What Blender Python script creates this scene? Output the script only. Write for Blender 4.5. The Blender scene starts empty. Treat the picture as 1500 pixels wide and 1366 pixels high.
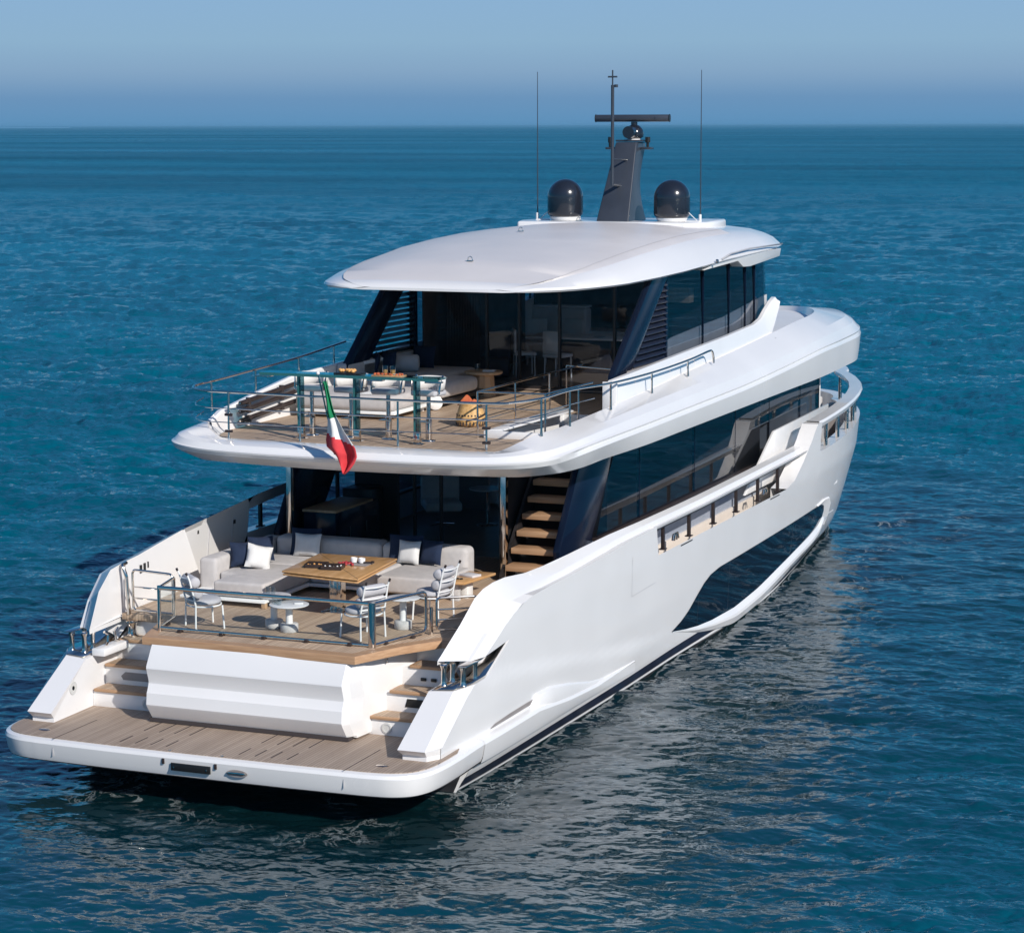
import bpy, bmesh, math, random
import numpy as np
from mathutils import Vector, Matrix
random.seed(7)
R = math.radians
scene = bpy.context.scene
col = scene.collection

# ------------------------------------------------------------------ camera
def make_camera():
    yaw, pitch, roll = 0.383501177, 0.142440717, -0.00275112902
    cy, sy = math.cos(yaw), math.sin(yaw)
    fw = Vector((-sy*math.cos(pitch), cy*math.cos(pitch), -math.sin(pitch)))
    r = Vector((cy, sy, 0.0)); u = r.cross(fw)
    r2 = r*math.cos(roll)+u*math.sin(roll); u2 = -r*math.sin(roll)+u*math.cos(roll)
    cd = bpy.data.cameras.new("camera"); co = bpy.data.objects.new("camera", cd); col.objects.link(co)
    m = Matrix((r2, u2, -fw)).transposed().to_4x4(); m.translation = Vector((16.9194376, -29.4982881, 9.69665021))
    co.matrix_world = m
    cd.sensor_fit = 'HORIZONTAL'; cd.sensor_width = 36.0; cd.lens = 3472.54459/1500*36.0
    cd.clip_start = 0.5; cd.clip_end = 60000
    scene.camera = co
make_camera()
CAM = Vector((16.92, -29.5, 9.7))

# ------------------------------------------------------------------ world, sun, exposure
SUN = Vector((0.71, -0.475, 0.52)).normalized()
SUN_EL = math.asin(SUN.z); SUN_AZ = math.atan2(SUN.x, SUN.y)
w = bpy.data.worlds.new("World"); scene.world = w; w.use_nodes = True
nt = w.node_tree; nt.nodes.clear()
sky = nt.nodes.new('ShaderNodeTexSky'); sky.sky_type = 'NISHITA'; sky.sun_disc = False
sky.sun_elevation = SUN_EL; sky.sun_rotation = SUN_AZ
sky.air_density = 1.0; sky.dust_density = 0.3; sky.ozone_density = 3.0; sky.altitude = 0
bg = nt.nodes.new('ShaderNodeBackground'); bg.inputs['Strength'].default_value = 0.1
wo = nt.nodes.new('ShaderNodeOutputWorld')
# sea-haze band low on the sky: the daylight sky is filtered blue, and fades into blue-grey haze near the horizon
tcw = nt.nodes.new('ShaderNodeTexCoord'); spw = nt.nodes.new('ShaderNodeSeparateXYZ'); nt.links.new(tcw.outputs['Generated'], spw.inputs[0])
rp = nt.nodes.new('ShaderNodeValToRGB'); nt.links.new(spw.outputs['Z'], rp.inputs[0]); e = rp.color_ramp.elements
e[0].position = 0.0; e[0].color = (.114, .290, .510, 1); e[1].position = .30; e[1].color = (.006, .135, .34, 1)
for p_, c_ in ((.012, (.150, .300, .505, 1)), (.022, (.235, .380, .560, 1)), (.035, (.270, .445, .620, 1)), (.056, (.262, .445, .665, 1)), (.08, (.035, .31, .58, 1)), (.13, (.006, .24, .48, 1))):
    x_ = e.new(p_); x_.color = c_
hz = nt.nodes.new('ShaderNodeVectorMath'); hz.operation = 'SCALE'; hz.inputs['Scale'].default_value = 8.7; nt.links.new(rp.outputs[0], hz.inputs[0])
tn = nt.nodes.new('ShaderNodeVectorMath'); tn.operation = 'MULTIPLY'; tn.inputs[1].default_value = (.50, .72, .92); nt.links.new(sky.outputs[0], tn.inputs[0])
mrw = nt.nodes.new('ShaderNodeMapRange'); mrw.inputs['From Min'].default_value = .10; mrw.inputs['From Max'].default_value = .45; nt.links.new(spw.outputs['Z'], mrw.inputs[0])
mxw = nt.nodes.new('ShaderNodeMix'); mxw.data_type = 'RGBA'; nt.links.new(mrw.outputs[0], mxw.inputs[0]); nt.links.new(hz.outputs[0], mxw.inputs[6]); nt.links.new(tn.outputs[0], mxw.inputs[7])
nt.links.new(mxw.outputs[2], bg.inputs[0]); nt.links.new(bg.outputs[0], wo.inputs[0])
sd = bpy.data.lights.new("sun", 'SUN'); sd.energy = 4.0; sd.angle = R(0.55); sd.color = (1.0, 0.945, 0.88)
so = bpy.data.objects.new("sun", sd); col.objects.link(so); so.rotation_euler = SUN.to_track_quat('Z', 'Y').to_euler(); so.location = (20, -20, 40)
scene.view_settings.view_transform = 'Standard'; scene.view_settings.look = 'None'
scene.view_settings.exposure = 0.19; scene.view_settings.gamma = 1.0
scene.render.engine = 'CYCLES'
scene.cycles.max_bounces = 10; scene.cycles.transparent_max_bounces = 16; scene.cycles.glossy_bounces = 5; scene.cycles.transmission_bounces = 6

# ------------------------------------------------------------------ materials
def mat(name, colr=(.8, .8, .8), rough=.5, metal=0., coat=0., **kw):
    m = bpy.data.materials.new(name); m.use_nodes = True
    b = m.node_tree.nodes['Principled BSDF']
    b.inputs['Base Color'].default_value = (*colr, 1); b.inputs['Roughness'].default_value = rough
    b.inputs['Metallic'].default_value = metal; b.inputs['Coat Weight'].default_value = coat
    b.inputs['Coat Roughness'].default_value = .04
    for k, v in kw.items(): b.inputs[k].default_value = v
    return m
def N(m, t, **kw):
    n = m.node_tree.nodes.new(t)
    for k, v in kw.items():
        if k in n.inputs.keys(): n.inputs[k].default_value = v
        else: setattr(n, k, v)
    return n
def L(m, a, b): m.node_tree.links.new(a, b)
def noise_tint(m, c1, c2, scale=3., detail=6., bump=0., bscale=60., rough=None, stretch=(1, 1, 1)):
    b = m.node_tree.nodes['Principled BSDF']
    tc = N(m, 'ShaderNodeTexCoord'); mp = N(m, 'ShaderNodeMapping'); mp.inputs['Scale'].default_value = stretch
    L(m, tc.outputs['Object'], mp.inputs[0])
    n = N(m, 'ShaderNodeTexNoise'); n.inputs['Scale'].default_value = scale; n.inputs['Detail'].default_value = detail
    L(m, mp.outputs[0], n.inputs['Vector'])
    cr = N(m, 'ShaderNodeValToRGB'); cr.color_ramp.elements[0].color = (*c1, 1); cr.color_ramp.elements[1].color = (*c2, 1)
    cr.color_ramp.elements[0].position = .3; cr.color_ramp.elements[1].position = .7
    L(m, n.outputs['Fac'], cr.inputs[0]); L(m, cr.outputs[0], b.inputs['Base Color'])
    if bump:
        n2 = N(m, 'ShaderNodeTexNoise'); n2.inputs['Scale'].default_value = bscale; n2.inputs['Detail'].default_value = 3
        L(m, tc.outputs['Object'], n2.inputs['Vector'])
        bp = N(m, 'ShaderNodeBump'); bp.inputs['Strength'].default_value = bump; bp.inputs['Distance'].default_value = .01
        L(m, n2.outputs['Fac'], bp.inputs['Height']); L(m, bp.outputs[0], b.inputs['Normal'])
    if rough:
        mr = N(m, 'ShaderNodeMapRange'); mr.inputs['To Min'].default_value = rough[0]; mr.inputs['To Max'].default_value = rough[1]
        L(m, n.outputs['Fac'], mr.inputs[0]); L(m, mr.outputs[0], b.inputs['Roughness'])
    return m
def teak(name, c1, c2, line, axis='X', pitch=.055, rough=.6):
    m = mat(name, c1, rough); b = m.node_tree.nodes['Principled BSDF']
    tc = N(m, 'ShaderNodeTexCoord'); sp = N(m, 'ShaderNodeSeparateXYZ'); L(m, tc.outputs['Object'], sp.inputs[0])
    d = N(m, 'ShaderNodeMath', operation='DIVIDE'); d.inputs[1].default_value = pitch; L(m, sp.outputs[axis], d.inputs[0])
    f = N(m, 'ShaderNodeMath', operation='FRACT'); L(m, d.outputs[0], f.inputs[0])
    fl = N(m, 'ShaderNodeMath', operation='FLOOR'); L(m, d.outputs[0], fl.inputs[0])
    lt = N(m, 'ShaderNodeMath', operation='LESS_THAN'); lt.inputs[1].default_value = .11; L(m, f.outputs[0], lt.inputs[0])
    wn = N(m, 'ShaderNodeTexWhiteNoise', noise_dimensions='1D'); L(m, fl.outputs[0], wn.inputs['W'])
    mp = N(m, 'ShaderNodeMapping'); mp.inputs['Scale'].default_value = (30, 1.6, 1) if axis == 'X' else (1.6, 30, 1)
    L(m, tc.outputs['Object'], mp.inputs[0])
    nz = N(m, 'ShaderNodeTexNoise'); nz.inputs['Scale'].default_value = 1.5; nz.inputs['Detail'].default_value = 6; L(m, mp.outputs[0], nz.inputs['Vector'])
    n2 = N(m, 'ShaderNodeTexNoise'); n2.inputs['Scale'].default_value = .9; n2.inputs['Detail'].default_value = 4; L(m, tc.outputs['Object'], n2.inputs['Vector'])
    a = N(m, 'ShaderNodeMath', operation='MULTIPLY_ADD'); a.inputs[1].default_value = .55; L(m, wn.outputs['Value'], a.inputs[0]); L(m, nz.outputs['Fac'], a.inputs[2])
    a2 = N(m, 'ShaderNodeMath', operation='MULTIPLY_ADD'); a2.inputs[1].default_value = .5; L(m, n2.outputs['Fac'], a2.inputs[0]); L(m, a.outputs[0], a2.inputs[2])
    mr = N(m, 'ShaderNodeMapRange'); mr.inputs['From Min'].default_value = .60; mr.inputs['From Max'].default_value = 1.42; L(m, a2.outputs[0], mr.inputs[0])
    mx = N(m, 'ShaderNodeMix', data_type='RGBA'); mx.inputs[6].default_value = (*c1, 1); mx.inputs[7].default_value = (*c2, 1); L(m, mr.outputs[0], mx.inputs[0])
    m2 = N(m, 'ShaderNodeMix', data_type='RGBA'); m2.inputs[7].default_value = (*line, 1); L(m, lt.outputs[0], m2.inputs[0]); L(m, mx.outputs[2], m2.inputs[6])
    L(m, m2.outputs[2], b.inputs['Base Color'])
    return m
def thin_glass(name, tint, refl=1.0, ior=1.5, rough=0.01):
    m = bpy.data.materials.new(name); m.use_nodes = True; t = m.node_tree; t.nodes.clear()
    o = t.nodes.new('ShaderNodeOutputMaterial'); mx = t.nodes.new('ShaderNodeMixShader')
    tr = t.nodes.new('ShaderNodeBsdfTransparent'); tr.inputs[0].default_value = (*tint, 1)
    gl = t.nodes.new('ShaderNodeBsdfGlossy'); gl.inputs['Roughness'].default_value = rough; gl.inputs[0].default_value = (refl, refl, refl, 1)
    fr = t.nodes.new('ShaderNodeFresnel'); ge = t.nodes.new('ShaderNodeNewGeometry'); mi = t.nodes.new('ShaderNodeMix'); mi.inputs[2].default_value = ior; mi.inputs[3].default_value = 1/ior
    t.links.new(ge.outputs['Backfacing'], mi.inputs[0]); t.links.new(mi.outputs[0], fr.inputs[0])
    t.links.new(fr.outputs[0], mx.inputs[0]); t.links.new(tr.outputs[0], mx.inputs[1]); t.links.new(gl.outputs[0], mx.inputs[2]); t.links.new(mx.outputs[0], o.inputs[0])
    return m
M = {}
M['white'] = noise_tint(mat('white_gelcoat', (.8, .8, .8), .22, 0, .6), (.795, .782, .768), (.835, .822, .808), .6, 4, rough=(.2, .3))
M['white_matt'] = noise_tint(mat('white_satin', (.78, .78, .78), .4), (.74, .735, .73), (.79, .785, .78), 1.1, 4)
M['roofpanel'] = noise_tint(mat('beige_roof_panel', (.5, .47, .45), .4), (.68, .64, .615), (.72, .68, .655), .8, 5, rough=(.3, .45))
M['teak'] = teak('weathered_teak', (.30, .225, .17), (.43, .335, .26), (.10, .075, .06))
M['teak_warm'] = teak('warm_teak', (.36, .255, .175), (.54, .41, .29), (.12, .08, .055))
M['teak_edge'] = noise_tint(mat('oiled_teak', (.45, .26, .13), .45), (.38, .215, .115), (.50, .31, .175), 2.5, 8, stretch=(1, 2.5, 16))
M['table_wood'] = noise_tint(mat('honey_teak', (.6, .34, .15), .35, 0, .3), (.50, .27, .10), (.66, .39, .18), 1.6, 8, stretch=(9, 1, 9))
M['oak'] = noise_tint(mat('light_oak', (.5, .33, .2), .5), (.42, .27, .15), (.56, .38, .23), 2., 8, stretch=(9, 9, 1))
M['chrome'] = mat('polished_steel', (.66, .60, .54), .10, 1.)
M['blacktop'] = noise_tint(mat('boot_top', (.012, .014, .03), .35), (.009, .011, .024), (.02, .022, .04), 3, 5)
M['antifoul'] = noise_tint(mat('antifouling', (.012, .013, .016), .7), (.008, .009, .012), (.022, .022, .026), 4, 5)
M['navygloss'] = noise_tint(mat('navy_gloss', (.005, .010, .026), .16, 0, 0., **{'IOR': 1.32}), (.004, .008, .021), (.006, .012, .030), 1, 3)
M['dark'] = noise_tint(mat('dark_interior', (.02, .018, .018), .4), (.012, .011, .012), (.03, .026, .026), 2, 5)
M['louvre'] = noise_tint(mat('louvre_blade', (.012, .018, .035), .3), (.01, .014, .03), (.02, .026, .045), 3, 4)
M['mast'] = noise_tint(mat('graphite_paint', (.045, .048, .058), .32, 0, .2), (.034, .040, .052), (.046, .053, .068), 2, 5)
M['dome'] = noise_tint(mat('dark_dome_paint', (.013, .016, .024), .2, 0, .5), (.011, .014, .02), (.016, .019, .028), 2, 4)
M['sideglass'] = thin_glass('side_glass', (.34, .38, .44), .75, 1.7)
M['aftglass'] = thin_glass('aft_glass', (.93, .94, .96), .8, 1.42)
M['hullglass'] = mat('hull_window_glass', (.004, .008, .014), .03, 0, 0., **{'IOR': 1.6})
M['clear'] = thin_glass('clear_rail_glass', (.93, .965, .97), 1., 1.45)
M['green_glass'] = thin_glass('bar_glass', (.30, .46, .50), 1., 1.6)
M['bar_edge'] = mat('bar_glass_edge', (.03, .13, .13), .08, 0, .8)
M['fabric'] = noise_tint(mat('greige_fabric', (.5, .47, .45), .9), (.47, .445, .43), (.55, .52, .50), 7, 6, bump=.35, bscale=140)
M['fabric_cool'] = noise_tint(mat('pale_grey_fabric', (.48, .47, .48), .9), (.44, .43, .445), (.52, .51, .52), 7, 6, bump=.35, bscale=140)
M['pillow_white'] = noise_tint(mat('white_linen', (.78, .77, .74), .9), (.62, .61, .59), (.70, .69, .67), 9, 6, bump=.4, bscale=120)
M['pillow_navy'] = noise_tint(mat('navy_linen', (.012, .02, .075), .9), (.006, .015, .042), (.011, .024, .060), 9, 6, bump=.4, bscale=120)
M['chair_white'] = mat('white_powder_coat', (.82, .82, .80), .35)
M['stone'] = noise_tint(mat('pale_concrete', (.55, .54, .52), .8), (.46, .45, .43), (.62, .60, .58), 14, 8, bump=.4, bscale=90)
M['black'] = mat('black_plastic', (.012, .012, .012), .4)
M['bracket'] = noise_tint(mat('brown_bracket', (.035, .024, .022), .35), (.026, .018, .017), (.045, .032, .029), 5, 4)
M['ceramic'] = mat('white_ceramic', (.82, .81, .79), .2)
M['food'] = noise_tint(mat('bread_snack', (.7, .36, .1), .7), (.62, .27, .07), (.85, .50, .18), 30, 5)
M['red'] = noise_tint(mat('red_berries', (.35, .02, .03), .4), (.28, .012, .03), (.5, .05, .05), 30, 4)
M['orange'] = noise_tint(mat('rust_cloth', (.5, .10, .03), .9), (.42, .08, .03), (.62, .17, .06), 9, 6, bump=.3)
M['wicker'] = noise_tint(mat('woven_cane', (.6, .36, .13), .6), (.48, .27, .085), (.74, .47, .20), 14, 6, bump=.5, bscale=80)
M['drink'] = mat('amber_drink', (.45, .25, .08), .1, 0, .6)
M['lampring'] = mat('frosted_lens', (.6, .6, .58), .25)
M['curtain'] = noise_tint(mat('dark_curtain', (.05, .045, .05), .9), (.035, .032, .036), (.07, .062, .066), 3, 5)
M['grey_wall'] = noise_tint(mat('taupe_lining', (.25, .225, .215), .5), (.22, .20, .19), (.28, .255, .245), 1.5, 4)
M['int_white'] = noise_tint(mat('cream_upholstery', (.6, .57, .54), .8), (.74, .71, .67), (.82, .79, .75), 5, 5)
M['int_dark'] = noise_tint(mat('charcoal_upholstery', (.04, .042, .055), .85), (.03, .032, .045), (.055, .057, .07), 5, 5)
M['int_floor'] = noise_tint(mat('dark_parquet', (.09, .07, .06), .3), (.20, .16, .13), (.30, .24, .20), 2, 6, stretch=(8, 1, 1))
M['wall_shade'] = noise_tint(mat('shaded_white_wall', (.36, .40, .47), .25, 0, .5), (.34, .38, .45), (.38, .42, .49), 1.5, 4)  # shade on the white passage wall, painted in as blue-grey
M['cream'] = noise_tint(mat('sunlit_white_wall', (.70, .62, .54), .35), (.68, .60, .52), (.73, .65, .57), 1.5, 4)  # sunlit foot of the same white wall, painted in as cream
M['shadowgap'] = mat('dark_seam', (.05, .04, .04), .8)
M['greyline'] = mat('grey_sealant', (.42, .42, .44), .5)
M['book'] = mat('book_cover', (.62, .60, .60), .6)

# ------------------------------------------------------------------ mesh building
class MB:
    def __init__(s): s.v = []; s.f = []; s.mi = []; s.cur = 0
    def raw(s, vs, fs):
        o = len(s.v); s.v += [tuple(p) for p in vs]; s.f += [tuple(i+o for i in f) for f in fs]; s.mi += [s.cur]*len(fs); return s
    def box(s, c, d, rz=0, rx=0, ry=0):
        m = Matrix.Translation(c) @ Matrix.Rotation(rz, 4, 'Z') @ Matrix.Rotation(ry, 4, 'Y') @ Matrix.Rotation(rx, 4, 'X')
        vs = [m @ Vector((a*d[0]/2, b*d[1]/2, e*d[2]/2)) for a in (-1, 1) for b in (-1, 1) for e in (-1, 1)]
        return s.raw(vs, [(0, 1, 3, 2), (4, 6, 7, 5), (0, 4, 5, 1), (2, 3, 7, 6), (0, 2, 6, 4), (1, 5, 7, 3)])
    def bb(s, x0, x1, y0, y1, z0, z1): return s.box(((x0+x1)/2, (y0+y1)/2, (z0+z1)/2), (abs(x1-x0), abs(y1-y0), abs(z1-z0)))
    def tube(s, pts, r, n=10, closed=False, caps=True):
        pts = [Vector(p) for p in pts]; k = len(pts); vs = []; fs = []; prev = None
        for i, p in enumerate(pts):
            if closed: t = (pts[(i+1) % k]-pts[i-1])
            else: t = (pts[min(i+1, k-1)]-pts[max(i-1, 0)])
            t.normalize()
            if prev is None: a = t.orthogonal().normalized()
            else: a = (prev-t*prev.dot(t)).normalized()
            prev = a; b = t.cross(a); rr = r[i] if isinstance(r, (list, tuple)) else r
            vs += [p+(a*math.cos(2*math.pi*j/n)+b*math.sin(2*math.pi*j/n))*rr for j in range(n)]
        rng = k if closed else k-1
        for i in range(rng):
            for j in range(n):
                a0 = i*n+j; a1 = i*n+(j+1) % n; b0 = ((i+1) % k)*n+j; b1 = ((i+1) % k)*n+(j+1) % n
                fs.append((a0, a1, b1, b0))
        if caps and not closed: fs += [tuple(reversed(range(n))), tuple(range((k-1)*n, k*n))]
        return s.raw(vs, fs)
    def lathe(s, prof, c, n=32, sx=1, sy=1):
        vs = []; fs = []
        for r, z in prof: vs += [(c[0]+sx*r*math.cos(2*math.pi*j/n), c[1]+sy*r*math.sin(2*math.pi*j/n), c[2]+z) for j in range(n)]
        for i in range(len(prof)-1):
            for j in range(n): fs.append((i*n+j, i*n+(j+1) % n, (i+1)*n+(j+1) % n, (i+1)*n+j))
        fs += [tuple(reversed(range(n))), tuple(range((len(prof)-1)*n, len(prof)*n))]
        return s.raw(vs, fs)
    def rows(s, rows, flip=False, close=False):
        m = len(rows[0]); vs = [p for r in rows for p in r]; fs = []
        for i in range(len(rows)-1):
            for j in range(m if close else m-1):
                j2 = (j+1) % m; q = (i*m+j, i*m+j2, (i+1)*m+j2, (i+1)*m+j)
                fs.append(tuple(reversed(q)) if flip else q)
        return s.raw(vs, fs)
    def prism(s, poly, vec):     # planar polygon (3D pts) extruded along vec
        n = len(poly); v = Vector(vec); vs = [Vector(p) for p in poly]+[Vector(p)+v for p in poly]
        fs = [tuple(reversed(range(n))), tuple(range(n, 2*n))]+[(i, (i+1) % n, n+(i+1) % n, n+i) for i in range(n)]
        return s.raw(vs, fs)
    def build(s, name, m, parent=None, bevel=0, seg=2, ang=35, smooth=True, mirror=False, solid=0, merge=True):
        if mirror == 'pair':
            t = MB(); t.v = [(-p[0], p[1], p[2]) for p in s.v]; t.f = [tuple(reversed(f)) for f in s.f]; t.mi = list(s.mi)
            t.build(name, m, parent, bevel, seg, ang, smooth, False, solid, merge); return s.build(name, m, parent, bevel, seg, ang, smooth, False, solid, merge)
        vs, fs = s.v, s.f
        if mirror:
            o = len(vs); vs = vs+[(-p[0], p[1], p[2]) for p in vs]; fs = fs+[tuple(reversed([i+o for i in f])) for f in fs]; mi = s.mi+s.mi
        else: mi = s.mi
        me = bpy.data.meshes.new(name); me.from_pydata([tuple(p) for p in vs], [], fs)
        if len(set(mi)) > 1:
            for i, p in enumerate(me.polygons): p.material_index = mi[i]
        bm = bmesh.new(); bm.from_mesh(me)
        if merge: bmesh.ops.remove_doubles(bm, verts=bm.verts, dist=.0004)
        bmesh.ops.recalc_face_normals(bm, faces=bm.faces)
        if bevel:
            es = [e for e in bm.edges if len(e.link_faces) == 2 and e.calc_face_angle(0) > R(28)]
            bmesh.ops.bevel(bm, geom=es, offset=bevel, segments=seg, affect='EDGES', profile=.5, clamp_overlap=True)
        bm.to_mesh(me); bm.free()
        if smooth:
            me.polygons.foreach_set('use_smooth', [True]*len(me.polygons)); me.set_sharp_from_angle(angle=R(ang))
        for mm in (m if isinstance(m, (list, tuple)) else [m]): me.materials.append(mm)
        o = bpy.data.objects.new(name, me); col.objects.link(o)
        if parent: o.parent = parent; o.matrix_parent_inverse = Matrix.Identity(4)
        if solid:
            md = o.modifiers.new('solid', 'SOLIDIFY'); md.thickness = solid; md.offset = 0
        return o
def tag(o, label=None, cat=None, group=None, kind=None):
    if label: o['label'] = label
    if cat: o['category'] = cat
    if group: o['group'] = group
    if kind: o['kind'] = kind
    return o
def empty(name, loc, rz=0, label=None, cat=None, group=None):
    o = bpy.data.objects.new(name, None); col.objects.link(o); o.location = loc; o.rotation_euler = (0, 0, rz); o.empty_display_size = .2
    return tag(o, label, cat, group)
def copy_tree(o, parent=None):
    c = o.copy(); col.objects.link(c); c.parent = parent
    for ch in list(o.children): copy_tree(ch, c)
    return c
def interp(x, xs, ys): return float(np.interp(x, xs, ys))
def bez(pts, n=8):      # Catmull-Rom through pts
    P = [Vector(p) for p in pts]; P = [2*P[0]-P[1]]+P+[2*P[-1]-P[-2]]; out = []
    for i in range(1, len(P)-2):
        for k in range(n):
            t = k/n; a, b, c, d = P[i-1], P[i], P[i+1], P[i+2]
            out.append(.5*((2*b)+(-a+c)*t+(2*a-5*b+4*c-d)*t*t+(-a+3*b-3*c+d)*t*t*t))
    out.append(P[-2]); return out
def roundpath(pts, r, n=5):    # polyline with rounded corners
    P = [Vector(p) for p in pts]; out = [P[0]]
    for i in range(1, len(P)-1):
        a, b, c = P[i-1], P[i], P[i+1]; rr = min(r, (a-b).length*.45, (c-b).length*.45)
        p0 = b+(a-b).normalized()*rr; p1 = b+(c-b).normalized()*rr
        for k in range(n+1):
            t = k/n; out.append((1-t)**2*p0+2*t*(1-t)*b+t*t*p1)
    out.append(P[-1]); return out

# ------------------------------------------------------------------ hull shape
YT = [0, 5, 12, 18, 22, 24, 26, 28, 30, 31.3]
ROWS = [  # z, half-width at YT ..., stem y
    (-1.1, [2.6, 2.8, 2.9, 2.8, 2.45, 2.1, 1.75, 1.25, .55, 0]),
    (-.24, [3.06, 3.22, 3.37, 3.43, 3.04, 2.80, 2.56, 2.26, 1.62, 0]),
    (.06, [3.30, 3.36, 3.44, 3.46, 3.22, 3.00, 2.78, 2.42, 1.66, 0]),
    (.35, [3.45, 3.45, 3.47, 3.47, 3.33, 3.14, 2.92, 2.52, 1.70, 0]),
    (1.0, [3.48, 3.50, 3.52, 3.50, 3.44, 3.34, 3.13, 2.67, 1.75, 0]),
    (2.0, [3.50, 3.52, 3.56, 3.60, 3.62, 3.57, 3.38, 2.95, 2.05, 0]),
    (3.3, [3.46, 3.50, 3.58, 3.66, 3.72, 3.70, 3.52, 3.08, 2.20, 0])]
RZ = [r[0] for r in ROWS]
STEM = lambda z: interp(z, [-1.1, -.24, 1, 2, 3.3], [31.2, 31.7, 31.8, 32.0, 32.2])
def hx(y, z):
    ys = STEM(z)
    vals = []
    for rz, row in ROWS:
        T = list(YT); s_ = STEM(rz); T[-1] = s_
        if y >= 30:   # elliptical closing to the stem
            t = (y-30)/(s_-30); vals.append(row[-2]*math.sqrt(max(0, 1-min(1, t)**2)))
        else:
            # smooth (cubic) interpolation
            i = max(j for j in range(len(T)) if T[j] <= y); i = min(i, len(T)-2)
            a, b = T[i], T[i+1]; t = (y-a)/(b-a)
            p1, p2 = row[i], row[i+1]; 
            m1 = ((row[i+1]-row[i-1])/(T[i+1]-T[i-1]) if i > 0 else 0)*(b-a)
            if i+2 < len(T)-1: m2 = (row[i+2]-row[i])/(T[i+2]-T[i])*(b-a)
            else: m2 = (row[i+1]-row[i])/(b-a)*(b-a)*1.4
            vals.append((2*t**3-3*t*t+1)*p1+(t**3-2*t*t+t)*m1+(-2*t**3+3*t*t)*p2+(t**3-t*t)*m2)
    zc = interp(y, [2.0, 4.1, 8.1, 11.8], [1.62, 1.38, .79, .36]); k = interp(y, [1.6, 3.0, 9.5, 11.8], [0, 1, 1, 0])
    return float(np.interp(z, RZ, vals))+.035*k*min(1, max(0, (zc-z)/.10))

yacht = empty('motor_yacht', (0, 0, 0), 0, 'large white motor yacht seen from astern with two open decks and a dark mast', 'yacht')
Y = yacht

# bulwark lines per side: inner cap edge I, crease A, crease B (y, z); starboard is cut low, port rises
LN = {1: dict(
    I=[(2.02, 1.84), (2.8, 2.25), (3.30, 2.56), (3.6, 2.65), (3.95, 2.69), (4.4, 2.69), (5.2, 2.62), (6.2, 2.60), (7.6, 2.64), (8.8, 2.67), (10.4, 2.65), (13.5, 2.63), (17.8, 2.67), (21.6, 2.73)],
    A=[(2.36, 1.80), (3.0, 2.10), (3.47, 2.33), (3.70, 2.40), (3.98, 2.45), (4.5, 2.475), (5.2, 2.475), (6.3, 2.485), (7.7, 2.53), (9.0, 2.58), (10.4, 2.59), (13.5, 2.59), (17.8, 2.64), (21.6, 2.70)],
    B=[(2.65, 1.82), (3.1, 2.00), (3.45, 2.14), (3.8, 2.25), (4.15, 2.34), (4.6, 2.395), (5.3, 2.415), (6.4, 2.425), (7.8, 2.46), (9.2, 2.52), (10.4, 2.53), (13.5, 2.535), (17.8, 2.60), (21.6, 2.66)]),
  -1: dict(
    I=[(2.02, 1.84), (2.35, 2.40), (2.75, 2.68), (3.2, 2.73), (3.7, 2.76), (4.4, 2.84), (5.2, 2.93), (6.2, 3.00), (8.2, 3.12), (11.1, 3.22), (13.5, 3.25), (16.2, 3.26), (19.75, 3.26), (21.6, 3.26)],
    A=[(2.36, 1.80), (2.6, 2.20), (2.95, 2.56), (3.3, 2.64), (3.8, 2.68), (4.5, 2.76), (5.2, 2.84), (6.3, 2.92), (8.4, 3.03), (11.1, 3.12), (13.5, 3.15), (16.2, 3.16), (19.75, 3.16), (21.6, 3.16)],
    B=[(2.65, 1.82), (2.85, 2.12), (3.2, 2.45), (3.6, 2.55), (4.1, 2.61), (4.6, 2.67), (5.3, 2.76), (6.4, 2.84), (8.6, 2.95), (11.1, 3.04), (13.5, 3.07), (16.2, 3.08), (19.75, 3.08), (21.6, 3.08)])}
OPEN = {1: (10.6, 19.2, 2.0), -1: (7.75, 14.6, 2.46)}
def ln(s, k, y): T = LN[s][k]; return interp(y, [t[0] for t in T], [t[1] for t in T])
BB_T = LN[1]['B']
def cap_x(y): return interp(y, [2, 4, 6, 9, 21], [3.0, 3.10, 3.15, 3.28, 3.31])
TOPB = [(19.2, 2.0), (19.8, 2.10), (20.4, 2.42), (21.0, 2.82), (21.35, 3.14), (21.75, 3.16)]
SILL = lambda y: interp(y, [21.8, 22.0, 24, 26, 28, 32.3], [2.50, 2.48, 2.54, 2.62, 2.72, 2.76])
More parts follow.
